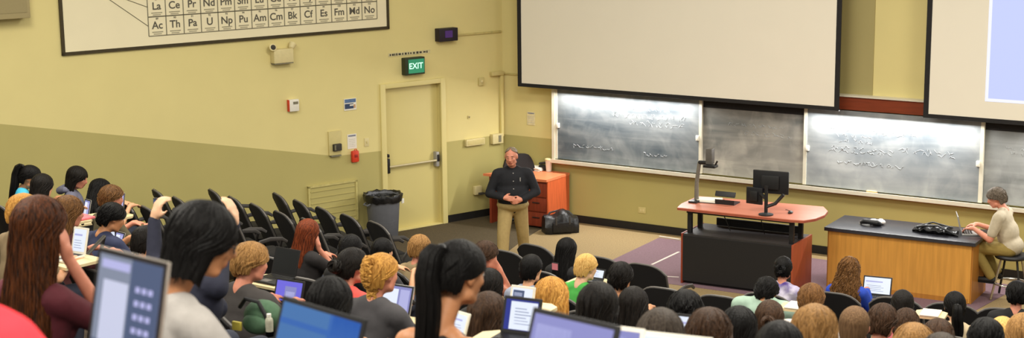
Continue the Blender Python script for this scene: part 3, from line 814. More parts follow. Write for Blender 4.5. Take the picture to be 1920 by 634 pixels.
def content(kind):
    r = []
    if kind == 'doc':
        r = [('grey', 0, 0, 1, 1), ('slate', .52, 0, 1, 1), ('slate', 0, .0, 1, .1), ('doc', .1, .08, .5, .74), ('ltlav', .05, .86, .5, .95)]
        for i in range(5): r += [('ltlav', .62 + .1 * j, .12 + .14 * i, .69 + .1 * j, .18 + .14 * i) for j in range(3)]
    elif kind == 'blue':
        r = [('blue3', 0, 0, .66, 1), ('blue', .66, 0, 1, 1), ('blue2', .66, .72, 1, 1), ('blue', 0, .7, .66, .78), ('blue', .62, 0, .66, 1)]
    elif kind == 'lav':
        r = [('dim', 0, 0, 1, 1), ('lav', 0, .5, 1, 1), ('ltlav', .05, .1, .5, .85)]
    elif kind == 'violet':
        r = [('violet', 0, 0, 1, 1), ('lav', .35, .15, .8, .75), ('ltlav', .4, .2, .75, .5)]
    elif kind == 'page':
        r = [('navy', 0, 0, 1, 1), ('white', .16, .02, .98, .94)] + [('line', .3, .2 + .1 * i, .8 - .07 * (i % 3), .225 + .1 * i) for i in range(6)]
    elif kind == 'white':
        r = [('white', 0, 0, 1, 1), ('ltlav', .05, .7, .7, .78)] + [('line', .1, .15 + .11 * i, .75 - .1 * (i % 2), .17 + .11 * i) for i in range(4)]
    elif kind == 'off':
        r = [('dark', 0, 0, 1, 1)]
    elif kind == 'blue_small':
        r = [('lav', 0, 0, 1, 1), ('white', .1, .1, .6, .9), ('ltlav', .66, .1, .95, .9)]
    elif kind == 'win':
        r = [('white', 0, 0, 1, 1), ('slate', .05, .15, .6, .8), ('doc', .1, .3, .5, .6)]
    return r


def laptop(label, base, rz, kind, w=.33, h=.21, case='silver', tilt=18, group=None, roll=0, dep=None):
    t = thing('laptop', label, 'laptop', base, rz, group)
    dep = dep or h * 1.08
    cm = {'silver': M['silver'], 'black': M['black'], 'grey': mat('laptop_grey', S(122, 116, 108), .45), 'white': M['white']}[case]
    b = MB(); b.box((0, 0, .009), (w, dep, .018), bev=.006); base_o = b.build('laptop_base', cm, t)
    b = MB()
    for i in range(4):
        for j in range(11): b.box((-w * .42 + (j + .5) * w * .84 / 11, dep * .38 - i * dep * .12, .019), (w * .065, dep * .095, .003))
    b.build('keyboard', M['darkmetal'], base_o, smooth=False)
    b = MB(); b.box((0, -dep * .3, .0185), (w * .3, dep * .25, .002)); b.build('touchpad', M['rim'], base_o, smooth=False)
    mt = Matrix.Translation((0, dep / 2 - .004, .016)) @ Matrix.Rotation(R(-tilt), 4, 'X')
    b = MB(); b.box((0, .004, h / 2), (w, .008, h), bev=.005, mtx=mt); lid = b.build('laptop_lid', cm, t)
    b = MB(); b.box((0, -.0005, h / 2), (w - .006, .002, h - .006), 0, mt); bez = b.build('screen_bezel', M['black'] if case != 'white' else M['white'], lid, smooth=False)
    b = MB(); names = []
    x0, z0, sw, sh = -w / 2 + .014, .018, w - .028, h - .032
    for i, (m, u0, v0, u1, v1) in enumerate(content(kind)):
        if m not in names: names.append(m)
        y = -.002 - .0004 * (i > 0) - .0004 * (i > 3) - .0003 * (i > 5)
        q = [(x0 + u0 * sw, y, z0 + v0 * sh), (x0 + u1 * sw, y, z0 + v0 * sh), (x0 + u1 * sw, y, z0 + v1 * sh), (x0 + u0 * sw, y, z0 + v1 * sh)]
        b.add(q, [(0, 1, 2, 3)], names.index(m), mt)
    b.build('screen', [E_[n] for n in names], lid, smooth=False)
    return t


# ================================================================== CHAIRS
def chair_meshes():
    mm = {}
    # backrest: curved shell with a rounded top
    nu, nv = 13, 11; fr = []; bk = []
    for i in range(nu):
        u = i / (nu - 1) * 2 - 1
        for j in range(nv):
            v = j / (nv - 1)
            wv = .265 * (1 - .12 * (1 - v))
            zt = .40 + .56 * v - .10 * v * abs(u) ** 3.2
            y = -.20 - .19 * v + .055 * u * u
            fr.append((u * wv, y, zt)); bk.append((u * wv * .99, y - .045, zt - .0))
    n = nu * nv
    def grid(nu, nv): return [(i * nv + j, i * nv + j + 1, (i + 1) * nv + j + 1, (i + 1) * nv + j) for i in range(nu - 1) for j in range(nv - 1)]
    edge = [j for j in range(nv)] + [i * nv + nv - 1 for i in range(1, nu)] + [(nu - 1) * nv + j for j in range(nv - 2, -1, -1)] + [i * nv for i in range(nu - 2, 0, -1)]
    b = MB(); g = grid(nu, nv)
    b.add(fr + bk, g + [tuple(n + i for i in f[::-1]) for f in g] + [(edge[i], edge[(i + 1) % len(edge)], n + edge[(i + 1) % len(edge)], n + edge[i]) for i in range(len(edge))])
    mm['backrest'] = b.mesh('backrest', [M['blackfab']])
    b = MB(); path = [((fr[e][0] + bk[e][0]) / 2, (fr[e][1] + bk[e][1]) / 2, fr[e][2]) for e in edge if True]
    path = path[:nv + nu + nv - 2]
    b.tube(path, .013, 6); mm['back_rim'] = b.mesh('back_rim', [M['rim']])
    b = MB(); b.box((0, .03, .425), (.48, .46, .08), bev=.03); mm['seat'] = b.mesh('seat', [M['blackfab']])
    b = MB(); b.tube([(0, 0, .01), (0, 0, .39)], .035, 10); b.lathe([(.11, .0), (.11, .012), (.04, .03), (.035, .04)], 14)
    b.box((0, -.08, .38), (.36, .28, .03)); mm['pedestal'] = b.mesh('pedestal', [M['darkmetal']])
    for sx in (-1, 1):
        b = MB(); b.tube([(sx * .245, -.2, .44), (sx * .285, -.19, .56), (sx * .295, -.12, .645), (sx * .295, .0, .665), (sx * .295, .14, .65), (sx * .29, .2, .61)], [.016, .02, .024, .026, .024, .018], 8, sq=.7)
        mm['armrest%d' % sx] = b.mesh('armrest', [mat('armrest_grey', S(58, 55, 53), .55)])
    return mm
CHM = chair_meshes()
CHAIRS = []


def chair(label, rad, ang, k, dz=0, group=None, category='chair', yaw=0):
    p = CC + Vector((math.cos(ang), math.sin(ang), 0)) * rad
    rz = ang + PI / 2 + R(yaw)   # local +y towards CC
    t = thing('lecture_chair', label, category, (p.x, p.y, fl(k) + .001), rz, group)
    for nm, key in (('seat', 'seat'), ('backrest', 'backrest'), ('pedestal', 'pedestal'), ('armrest', 'armrest-1'), ('armrest', 'armrest1')):
        o = put(nm, CHM[key], t)
        if nm == 'backrest': put('back_rim', CHM['back_rim'], o)
    CHAIRS.append((p, k)); t['k'] = k
    del t['k']
    return t


def chair_tablet(ch, lp, s=1.0):
    """tablet arm under world point lp (a part of the chair)"""
    q = Matrix.Rotation(-ch.rotation_euler.z, 3, 'Z') @ (Vector(lp) - Vector(ch.location))
    b = MB(); poly = [(q.x + u * s, q.y + v * s) for u, v in ((-.2, -.16), (.2, -.16), (.2, .12), (.14, .17), (-.14, .17), (-.2, .12))]
    b.prism(poly, q.z - .022, q.z - .002); b.build('tablet_arm', M['laminate'], ch, smooth=False)
    b = MB(); sx = 1 if q.x > -.05 else -1
    b.tube([(sx * .295, .1, .655), (sx * .31, .2, q.z - .04), (q.x + sx * .1, q.y, q.z - .03)], .014, 8); b.build('tablet_bracket', M['darkmetal'], ch)


def ang_of(p): return math.atan2(p.y - CC.y, p.x - CC.x)
# ================================================================== PEOPLE
SKIN = {}
def skin(name, c):
    if name not in SKIN: SKIN[name] = mat('skin_' + name, S(*c), .5, var=.05, scale=30, spec=.35)
    return SKIN[name]
skin('light', (214, 160, 122)); skin('tan', (190, 132, 92)); skin('rosy', (204, 134, 108)); skin('brown', (150, 98, 66)); skin('pale', (222, 176, 142))
EYEW = mat('eye_white', S(220, 214, 204), .3, var=.02); IRIS = mat('iris_dark', S(40, 28, 22), .2, var=.02)
LIP = mat('lips', S(168, 92, 80), .45, var=.05); BROW = mat('eyebrow', S(60, 44, 34), .8)
HAIR = {
 'black': hairmat('black', (6, 5, 5), (17, 15, 14)), 'soft': hairmat('soft_black', (10, 8, 7), (30, 25, 21)),
 'dkbrown': hairmat('dark_brown', (38, 26, 18), (76, 54, 38)), 'brown': hairmat('brown', (72, 48, 26), (126, 88, 50)),
 'auburn': hairmat('auburn', (26, 14, 8), (94, 50, 22)), 'red': hairmat('red_brown', (58, 26, 14), (140, 66, 34)),
 'ltbrown': hairmat('light_brown', (110, 78, 42), (170, 128, 76)), 'blond': hairmat('blond', (172, 128, 64), (226, 186, 112)),
 'gold': hairmat('golden', (140, 92, 36), (212, 158, 78)), 'grey': hairmat('grey_brown', (92, 78, 62), (150, 136, 118)),
 'ash': hairmat('dark_ash', (48, 40, 34), (86, 76, 66)), 'buzz': hairmat('cropped_brown', (84, 62, 42), (122, 94, 66), .7), 'pepper': hairmat('pepper', (62, 54, 46), (120, 108, 94))}
CLOTH = {}
def cloth(name, c, **kw):
    if name not in CLOTH: CLOTH[name] = mat('cloth_' + name, S(*c), .85, var=.06, scale=26, bump=.2, **kw)
    return CLOTH[name]


def vnoise(seed):
    rr = random.Random(seed); tb = [rr.uniform(-1, 1) for _ in range(256)]
    def f(x):
        i = math.floor(x); t = x - i; t = t * t * (3 - 2 * t)
        return tb[i % 256] * (1 - t) + tb[(i + 1) % 256] * t
    return f


def head_prims(b, T, male, sc_=1.0):
    """T maps head space (x right, y face, z up, origin mid head) to body space"""
    e = lambda c, r, **k: b.ell(c, r, mtx=T, **k)
    e((0, -.012, .024), (.076, .096, .092), n=28, m=18)
    e((0, .016, -.03), (.064, .078, .086), n=24, m=16)
    e((0, .046, -.088), (.036 if male else .03, .036, .026), n=16, m=10)
    b.cap((-.046, .01, -.07), (-.02, .06, -.088), .026, .022, mtx=T); b.cap((.046, .01, -.07), (.02, .06, -.088), .026, .022, mtx=T)
    b.cap((-.032, .077, .030), (.032, .077, .030), .014, mtx=T)                   # brow ridge
    b.cap((0, .088, .018), (0, .108, -.024), .009, .014, mtx=T)                    # nose
    for sx in (-1, 1):
        b.ell((sx * .013, .096, -.03), (.009, .011, .008), mtx=T, n=10, m=7)       # nostril wings
        b.ell((sx * .038, .066, -.018), (.022, .02, .02), mtx=T, n=12, m=8)        # cheek
        b.ell((sx * .03, .081, .008), (.0125, .0115, .0115), mtx=T, n=12, m=8)     # eyeball
        b.ell((sx * .079, -.008, -.006), (.011, .02, .032), mtx=T, n=12, m=9)      # ear
        b.cap((sx * .081, -.02, .018), (sx * .081, -.018, -.02), .008, .007, mtx=T)
    b.cap((-.018, .09, -.054), (.018, .09, -.054), .0075, mtx=T); b.cap((-.015, .089, -.064), (.015, .089, -.064), .008, mtx=T)


def hand_prims(b, w, d, pn, curl=.5, thumb=1, s=1.0):
    """wrist w, pointing direction d, palm normal pn (palm side), thumb side sign"""
    w = Vector(w); d = Vector(d).normalized(); pn = Vector(pn); pn = (pn - d * pn.dot(d)).normalized(); sd = d.cross(pn) * thumb
    b.cap(w, w + d * .035 * s, .027 * s, .03 * s)
    for i in range(4):
        o = (i - 1.5) * .019 * s
        b.cap(w + d * .02 * s - sd * o * .6, w + d * .085 * s - sd * o, .0145 * s, .0125 * s)
        L = (.042, .05, .046, .036)[i] * s; k = w + d * .088 * s - sd * o; a = curl * .9
        d1 = d * math.cos(a) + pn * math.sin(a); k2 = k + d1 * L
        a2 = curl * 2.0; d2 = d * math.cos(a2) + pn * math.sin(a2); k3 = k2 + d2 * L * .8
        b.cap(k, k2, .0105 * s, .0098 * s, n=8); b.cap(k2, k3, .0098 * s, .0085 * s, n=8)
    t0 = w + d * .02 * s + sd * .022 * s; t1 = t0 + (d * .6 + sd * .7 + pn * .3).normalized() * .042 * s; t2 = t1 + (d * .85 + sd * .2 + pn * .5).normalized() * .034 * s
    b.cap(t0, t1, .0145 * s, .012 * s, n=8); b.cap(t1, t2, .012 * s, .0095 * s, n=8)


def hair_loft(st, seed):
    """closed hair shell in head space; st: style dict"""
    nzf, nz2, nz3 = vnoise(seed), vnoise(seed + 1), vnoise(seed + 2)
    t = st.get('t', .014); zb = st['zb']; nu = st.get('nu', 30); na = st.get('na', 120); g = st.get('groove', .035)
    zt = .118 + t; rz = .094 + t
    wx, wy, yb = st.get('wx', .1), st.get('wy', .09), st.get('yb', -.03)
    amax = R(st.get('open', 80)); afr = R(st.get('open_top', 40)); hl = st.get('hairline', .07)
    rag = st.get('rag', .02); part = st.get('part', 0); side = st.get('side', 0)
    outer = []; inner = []
    for i in range(1, nu + 1):
        u = i / nu; zu = zt - (zt - zb) * (u ** 1.25 if zb < -.12 else u)
        zs = zu
        s_ = min(1, max(0, (hl - zs) / .055)); s2 = min(1, max(0, (hl - .05 - zs) / .05))
        a0 = afr * s_ + (amax - afr) * s2
        ro = []; ri = []
        for j in range(na + 1):
            a = a0 + (2 * PI - 2 * a0) * j / na
            z = zu
            if zb < -.1 or rag: z = zu + rag * u * u * (nzf(a * 5 + 3) + .6 * nz3(a * 17))
            if z > .02:
                q = math.sqrt(max(0, 1 - ((min(z, zt - .0005) - .022) / rz) ** 2)); rx, ry, yc = (.080 + t) * q, (.101 + t) * q, -.012
            else:
                v = min(1, (.02 - z) / max(.02 - zb, .05)); vs_ = v * v * (3 - 2 * v) if st.get('bell', 1) else v
                rx = (.080 + t) * (1 - vs_) + wx * vs_; ry = (.101 + t) * (1 - vs_) + wy * vs_; yc = -.012 * (1 - vs_) + yb * vs_
                if zb > -.12:
                    q = math.sqrt(max(.05, 1 - ((z - .022) / .16) ** 2)); rx, ry, yc = (.080 + t) * q, (.101 + t) * q, -.012 - .012 * v
            gr = 1 + g * (.45 * nzf(a * 8 + .8 * nz3(z * 18)) + .3 * nz2(a * 30 + 1.5 * nz3(z * 14 + 5)) + .25 * nzf(a * 70 + 9 + 2 * nz3(z * 10))) + st.get('fluff', 0) * (nz2(a * 7 + z * 60) * .5 + nz3(a * 12 - z * 75) * .5)
            if part and z > .05: gr -= .05 * math.exp(-((a - PI) / .0001 if False else (math.sin(a) - side) * 9) ** 2) * (1 if math.cos(a) > -.5 else .4)
            x, y = rx * math.sin(a) * gr, ry * math.cos(a) * gr + yc
            ro.append((x, y, z)); th = st.get('thick', .022)
            f = 1 - th / max(rx, .03) if z < .05 else .93
            ri.append((x * f, (y - yc) * f + yc, z - (.008 if z > .05 else 0)))
        outer.append(ro); inner.append(ri)
    b = MB(); vs = [(0, -.012, zt)]; w = na + 1
    for r_ in outer: vs += r_
    oi = len(vs); vs.append((0, -.012, zt - .012))
    for r_ in inner: vs += r_
    fs = []
    for j in range(na):
        fs.append((0, 1 + j, 2 + j)); fs.append((oi, oi + 2 + j, oi + 1 + j))
        for i in range(nu - 1):
            a_ = 1 + i * w + j; fs.append((a_, a_ + w, a_ + w + 1, a_ + 1))
            a_ += oi; fs.append((a_, a_ + 1, a_ + w + 1, a_ + w))
        a_ = 1 + (nu - 1) * w + j; fs.append((a_, a_ + oi, a_ + oi + 1, a_ + 1))
    for jj, fl in ((0, 0), (na, 1)):
        for i in range(nu - 1):
            a_ = 1 + i * w + jj; fs.append((a_, a_ + oi, a_ + w + oi, a_ + w) if fl else (a_, a_ + w, a_ + w + oi, a_ + oi))
    b.add(vs, fs)
    # loose locks lying on the shell
    rr = random.Random(seed + 9); nl = st.get('locks', 40)
    for q in range(nl):
        j = rr.randrange(2, na - 1); i0 = rr.randrange(0, max(1, nu // 3)); i1 = nu - 1
        if st.get('short'): i0 = rr.randrange(0, nu - 6); i1 = min(nu - 1, i0 + rr.randrange(5, 10))
        pts = []; rad = []; dj = rr.uniform(-.25, .25); lift = rr.uniform(.0, .5) * st.get('lift', .004); cw = st.get('curl', 0); ph = rr.uniform(0, 6)
        rw = rr.uniform(.004, .008) * st.get('lw', 1)
        for i in range(i0, i1 + 1, 1 if cw else 2):
            jj = min(na, max(0, int(j + dj * (i - i0)))); p = Vector(outer[i][jj]); o = Vector((p.x, p.y + .012, 0)); o = o.normalized() if o.length > 1e-4 else Vector((0, 0, 1))
            k = (i - i0) / max(1, i1 - i0)
            p = p + o * (lift - .002 + st.get('flare', 0) * k * k * rr.uniform(.5, 1))
            if cw: p += o * cw * math.sin(i * 1.1 + ph) + Vector((-o.y, o.x, 0)) * cw * math.cos(i * 1.1 + ph)
            pts.append(p); rad.append(rw * (1 - .75 * k ** 3) * (.5 + .5 * min(1, k * 6)))
        if rr.random() < .5 and not st.get('short'):
            p = pts[-1]; pts.append(p + Vector((rr.uniform(-.006, .006), rr.uniform(-.006, .006), -rr.uniform(.01, .03)))); rad.append(.001)
        if len(pts) > 2: b.tube(pts, rad, 5, sq=.6)
    return b


def tail_locks(b, root, pts, n, spread, seed, r=.011):
    rr = random.Random(seed)
    for q in range(n):
        a = rr.uniform(0, 2 * PI); d = math.sqrt(rr.random()); P = []; RR = []; L = rr.uniform(.8, 1.0)
        m = len(pts)
        for i, p in enumerate(pts):
            k = i / (m - 1); s_ = spread * (.35 + .65 * math.sin(min(1, k * 1.25 + .1) * PI * .62)) * d
            o = Vector((math.cos(a) * s_, math.sin(a) * s_ * .8, 0))
            pp = Vector(p) + o
            if k > L: break
            P.append(pp); RR.append(r * (.7 + .5 * math.sin(k * PI)) * (1 - .7 * k ** 4))
        b.tube(P, RR, 5)


STY = {
 'verylong': dict(zb=-.48, wx=.15, wy=.075, yb=-.085, open=70, open_top=28, t=.02, groove=.06, fluff=.02, locks=80, rag=.06, lift=.008, part=1, nu=40),
 'long': dict(zb=-.30, wx=.115, wy=.075, yb=-.065, open=72, open_top=30, t=.016, groove=.05, locks=60, rag=.05, part=1),
 'longwavy': dict(zb=-.30, wx=.13, wy=.085, yb=-.06, open=70, open_top=28, t=.02, groove=.07, fluff=.03, locks=80, rag=.05, lift=.01, part=1),
 'curly': dict(zb=-.27, wx=.16, wy=.10, yb=-.06, open=68, open_top=30, t=.02, groove=.07, fluff=.07, locks=150, rag=.05, curl=.008, lift=.012),
 'bob': dict(zb=-.13, wx=.10, wy=.095, yb=-.02, open=66, open_top=25, t=.016, groove=.05, locks=46, rag=.012),
 'shoulder': dict(zb=-.2, wx=.105, wy=.085, yb=-.045, open=70, open_top=28, t=.016, groove=.05, locks=56, rag=.025, part=1),
 'cap': dict(zb=-.075, open=104, open_top=50, t=.009, groove=.025, locks=40, rag=.012, hairline=.08, short=1, lift=.003),
 'short': dict(zb=-.075, open=106, open_top=44, t=.017, groove=.06, fluff=.03, locks=110, rag=.015, hairline=.075, short=1, lift=.008),
 'buzz': dict(zb=-.07, open=108, open_top=48, t=.006, groove=.012, locks=0, rag=.008, hairline=.08, short=1),
 'thin': dict(zb=-.05, open=112, open_top=74, t=.006, groove=.03, locks=50, rag=.012, hairline=.122, short=1, lift=.003),
 'mop': dict(zb=-.09, open=96, open_top=35, t=.026, groove=.08, fluff=.05, locks=130, rag=.02, hairline=.065, short=1, lift=.012)}


def person(key, label, pos, rz, H=1.27, seat=.45, stand=False, male=False, hair='long', hc='black', sk='light', shirt=('grey', (120, 120, 120)), sleeve='short',
           pants=('jeans', (48, 52, 66)), hyaw=0, hpitch=8, hroll=0, lean=.06, arms=('desk', 'desk'), vox=.0125, glasses=False, group=None, legs=True, wide=1.0, turn=0,
           shoes=None, extra=None, feet=None, neck=0):
    t = thing('person', label, 'person', pos, rz + R(turn), group)
    sw = (.185 if male else .16) * wide; shz = H - (.315 if not stand else .33) - neck
    Hc = Vector((0, lean + .025, H - .122))
    nb = Vector((0, lean - .035, shz + .045))
    HR = Matrix.Translation(nb) @ Matrix.Rotation(R(hyaw), 4, 'Z') @ Matrix.Rotation(R(hroll), 4, 'Y') @ Matrix.Rotation(R(-hpitch), 4, 'X') @ Matrix.Translation(Hc - nb)
    pel = Vector((0, 0, seat + .10)) if not stand else Vector((0, 0, H * .52))
    # ---- torso primitives
    def torso(b, e=0.0, tank=False):
        ls = lean
        b.ell(tuple(pel), (.168 * wide + e, .125 + e, .12 + e))
        mid = (pel + Vector((0, ls, shz))) / 2
        be = extra == 'belly'
        b.ell((0, mid.y * .9 - .01 + (.02 if be else 0), mid.z - .06), (.14 * wide + e + (.02 if male else 0) + (.03 if be else 0), .115 + e + (.035 if be else 0), .17 + e))
        if be: b.ell((0, .03, pel.z + .06), (.175 * wide + e, .142 + e, .13 + e))
        b.ell((0, ls * .85, shz - .14), (.152 * wide + e + (.015 if male else 0), .112 + e, .17 + e))
        if not male:
            for sx in (-1, 1): b.ell((sx * .07, ls * .85 + .085, shz - .19), (.058 + e * .5, .05 + e * .5, .058 + e * .5))
        if tank: return
        b.cap((-sw + .03, ls - .02, shz - .035), (sw - .03, ls - .02, shz - .035), .062 + e)
        b.cap((-.05, ls - .02, shz + .0), (.05, ls - .02, shz + .0), .056 + e)
    A = {}
    for sx, pose in zip((-1, 1), arms):
        sh = Vector((sx * sw, lean - .015, shz - .045))
        if isinstance(pose, dict) and 'px' in pose:
            wr = Matrix.Rotation(-(rz + R(turn)), 3, 'Z') @ (at_row(*pose['px']) - Vector(pos)); el = sh.lerp(wr, .5) + Vector(pose.get('eo', (sx * .09, .02, -.1))); hd = Vector(pose['hd']); pn = Vector(pose['pn']); cu = pose.get('curl', .6)
        elif isinstance(pose, dict): el, wr, hd, pn, cu = Vector(pose['el']), Vector(pose['wr']), Vector(pose['hd']), Vector(pose['pn']), pose.get('curl', .4)
        elif pose == 'desk': el = Vector((sx * (sw + .07), lean + .12, shz - .27)); wr = Vector((sx * .11, lean + .33, .79)); hd = Vector((-sx * .25, 1, -.1)); pn = Vector((0, 0, -1)); cu = .45
        elif pose == 'lap': el = Vector((sx * (sw + .06), lean + .06, shz - .29)); wr = Vector((sx * .09, lean + .26, seat + .2)); hd = Vector((-sx * .6, 1, -.3)); pn = Vector((0, 0, -1)); cu = .5
        elif pose == 'cheek': el = Vector((sx * (sw + .03), lean + .24, shz - .22)); wr = HR @ Vector((sx * .085, .07, -.13)); hd = Vector((0, -.15, 1)); pn = Vector((-sx, -.4, 0)); cu = .35
        elif pose == 'mouth': el = Vector((sx * (sw - .02), lean + .26, shz - .2)); wr = HR @ Vector((sx * .06, .13, -.12)); hd = Vector((-sx * .5, -.1, .8)); pn = Vector((-sx * .3, -1, 0)); cu = 1.0
        elif pose == 'raise': el = Vector((sx * (sw + .14), lean + .12, shz + .06)); wr = Vector((sx * (sw + .16), lean + .2, shz + .27)); hd = Vector((-sx * .2, .1, 1)); pn = Vector((-sx * .3, 1, 0)); cu = .8
        A[sx] = (sh, el, wr, hd.normalized(), pn, cu)
    # ---- body: one continuous surface
    b = MB(); torso(b, -.012)
    b.cap(tuple(nb - Vector((0, 0, .03))), tuple(HR @ Vector((0, -.012, -.05))), .053 if male else .046, .05 if male else .044)
    head_prims(b, HR, male)
    ar = 1.0 if not male else 1.12
    for sx in (-1, 1):
        sh, el, wr, hd, pn, cu = A[sx]
        b.cap(sh, el, .047 * ar, .038 * ar); b.cap(el, wr, .038 * ar, .025 * ar)
        hand_prims(b, wr, hd, pn, cu, thumb=1 if (hd.cross(pn)).dot(Vector((-sx, .2, .4))) > 0 else -1)
    if stand: kn = {sx: Vector((sx * .135, .03 if not feet else feet[sx][1] * .5 + .03, H * .28)) for sx in (-1, 1)}; an = {sx: Vector((sx * .11, -.01, .09)) if not feet else Vector(feet[sx]) for sx in (-1, 1)}
    elif feet: kn = {sx: Vector(feet['k%d' % sx]) for sx in (-1, 1)}; an = {sx: Vector(feet[sx]) for sx in (-1, 1)}
    else: kn = {sx: Vector((sx * .12, .41, seat + .075)) for sx in (-1, 1)}; an = {sx: Vector((sx * .12, .36, .085)) for sx in (-1, 1)}
    hipz = pel.z - .03
    fdir = {sx: (Vector((sx * .12, 1, 0)).normalized()) for sx in (-1, 1)}
    if legs:
        for sx in (-1, 1):
            hp = Vector((sx * .09, .01, hipz)); b.cap(hp, kn[sx], .078, .055); b.cap(kn[sx], an[sx], .052, .036)
            b.cap(an[sx] + Vector((0, -.02, -.045)), an[sx] + fdir[sx] * .14 + Vector((0, 0, -.05)), .032, .028)
    me = remesh(b, vox, 5)
    # facial colouring
    inv = HR.inverted(); idx = []
    for p in me.polygons:
        c = inv @ p.center; m = 0
        if c.y > .05 and abs(c.x) < .06 and -.08 < c.z < .06:
            ax = abs(c.x)
            de = ((ax - .03) ** 2 + (c.z - .008) ** 2) ** .5
            if de < .0062: m = 2
            elif ((ax - .03) / 1.7) ** 2 + (c.z - .008) ** 2 < .0062 ** 2: m = 1
            elif (ax / 1.0 < .022 and abs(c.z + .059) < .0085 and c.y > .08): m = 3
            elif .014 < ax < .048 and .027 < c.z < .036: m = 4
        idx.append(m)
    me.materials.clear()
    for m in (SKIN[sk], EYEW, IRIS, LIP, BROW): me.materials.append(m)
    me.polygons.foreach_set('material_index', idx)
    put('body', me, t)
    # ---- clothing
    cm = cloth(*shirt) if len(shirt) == 2 else shirt[2]
    b = MB(); torso(b, .012, sleeve == 'none')
    for sx in (-1, 1):
        sh, el, wr, hd, pn, cu = A[sx]
        if sleeve == 'none': continue
        if sleeve == 'short': b.cap(sh, sh.lerp(el, .72), .066 * ar, .056 * ar)
        else:
            b.cap(sh, el, .066 * ar, .052 * ar); b.cap(el, el.lerp(wr, .93), .052 * ar, .038 * ar)
    sm = remesh(b, max(vox, .013), 6)
    sm.materials.clear(); sm.materials.append(cm); so = put('shirt', sm, t)
    if extra in ('collar', 'belly'):
        b = MB()
        for sx in (-1, 1): b.add([(0, nb.y + .085, nb.z - .07), (sx * .06, nb.y + .045, nb.z - .005), (sx * .07, nb.y - .03, nb.z + .02), (sx * .085, nb.y - .02, nb.z - .02), (sx * .085, nb.y + .055, nb.z - .045), (sx * .045, nb.y + .105, nb.z - .09)], [(0, 1, 4, 5), (1, 2, 3, 4)])
        co = b.build('collar', [cm], so); md = co.modifiers.new('s', 'SOLIDIFY'); md.thickness = .006
    if extra == 'belly':
        for zz in (shz - .02, shz - .12, shz - .22, shz - .32):
            cand = [v.co for v in sm.vertices if abs(v.co.x) < .02 and abs(v.co.z - zz) < .015]
            if cand:
                c = max(cand, key=lambda q: q.y); b = MB(); b.ell((0, c.y + .001, zz), (.008, .004, .008), n=10, m=6); b.build('button', M['silver'], so)
        cand = [v.co for v in sm.vertices if abs(v.co.x + .09) < .02 and abs(v.co.z - (shz - .1)) < .015]
        c = max(cand, key=lambda q: q.y); b = MB(); b.box((-.09, c.y + .002, shz - .1), (.012, .006, .05)); b.build('pen_clip', M['silver'], so)
    if extra == 'hood':
        b = MB(); b.tube([(-.075, nb.y + .03, nb.z - .01), (-.08, nb.y - .05, nb.z + .01), (0, nb.y - .1, nb.z - .01), (.08, nb.y - .05, nb.z + .01), (.075, nb.y + .03, nb.z - .01)], [.02, .035, .045, .035, .02], 10); b.build('hood', [cm], so)
    if legs:
        b = MB(); b.ell(tuple(pel + Vector((0, 0, -.015))), (.172 * wide, .13, .115))
        if extra == 'belly': b.ell(tuple(pel + Vector((0, .02, .0))), (.2 * wide, .17, .09))
        for sx in (-1, 1):
            hp = Vector((sx * .09, .01, hipz)); q = 1.1 if extra == 'belly' else 1.0
            b.cap(hp, kn[sx], .098 * q, .07 * q * q); b.cap(kn[sx], an[sx] + Vector((0, 0, .0)), .07 * q * q, (.058 if stand or feet else .05) * q * q)
        pm = remesh(b, .015 if vox > .01 else .012, 5); pm.materials.clear(); pm.materials.append(cloth(*pants)); put('trousers', pm, t)
        for sx in (-1, 1):
            b = MB(); a = an[sx]; f = fdir[sx]
            b.cap(a + Vector((0, -.03, -.045)), a + f * .15 + Vector((0, 0, -.052)), .04, .033); b.cap(a + Vector((0, -.02, -.04)), a + Vector((0, -.01, .01)), .042, .042)
            b.box(tuple(a + f * .06 + Vector((0, 0, -.08))), (.075, .26, .012), bev=.005)
            sh_ = b.build('shoe', shoes or M['black'], t)
    # ---- hair
    if hair:
        hs = sum(map(ord, key)); hb = None
        base = hair
        if hair in ('pony', 'pony_high', 'bun', 'braid'): base = 'cap'
        st = dict(STY[base])
        if hair in ('pony', 'pony_high', 'bun', 'braid'): st['t'] = .011
        hb = hair_loft(st, hs)
        if hair in ('pony', 'pony_high'):
            z0 = .075 if hair == 'pony_high' else .0
            L = .42 if hair == 'pony_high' else .3
            y0 = -.098 if hair == 'pony_high' else -.115
            pts = [(0, y0, z0), (0, y0 - .03, z0 + .012), (0, y0 - .052, z0 - .02), (0, y0 - .052, z0 - .1)] + [(.01 * math.sin(i), y0 - .045 + .014 * i, z0 - .1 - L * i / 5) for i in range(1, 6)]
            pts = [Vector(p) for p in pts]
            # resample
            rs = []
            for i in range(len(pts) - 1):
                for q in range(3): rs.append(pts[i].lerp(pts[i + 1], q / 3))
            rs.append(pts[-1]); tail_locks(hb, None, rs, 60, .042, hs, .012)
            tb = MB(); tb.tube([(0.022 * math.cos(a), y0 - .012 + .004 * math.sin(a), z0 + .022 * math.sin(a)) for a in [i * PI / 6 for i in range(13)]], .007, 6)
        if hair == 'bun':
            rr = random.Random(hs)
            for i in range(26):
                a = rr.uniform(0, 2 * PI); c = Vector((0, -.125, -.005)); pts = []
                tilt = rr.uniform(-.7, .7); r0 = rr.uniform(.024, .04)
                for q in range(9):
                    aa = a + q * .5; pts.append(c + Vector((math.cos(aa) * r0, -.02 + .03 * math.sin(aa + tilt * 3) + rr.uniform(-.002, .002), math.sin(aa) * r0)))
                hb.tube(pts, [.006, .010, .011, .011, .011, .011, .011, .010, .005], 5)
            hb.ell((0, -.125, -.005), (.036, .034, .036), n=14, m=10)
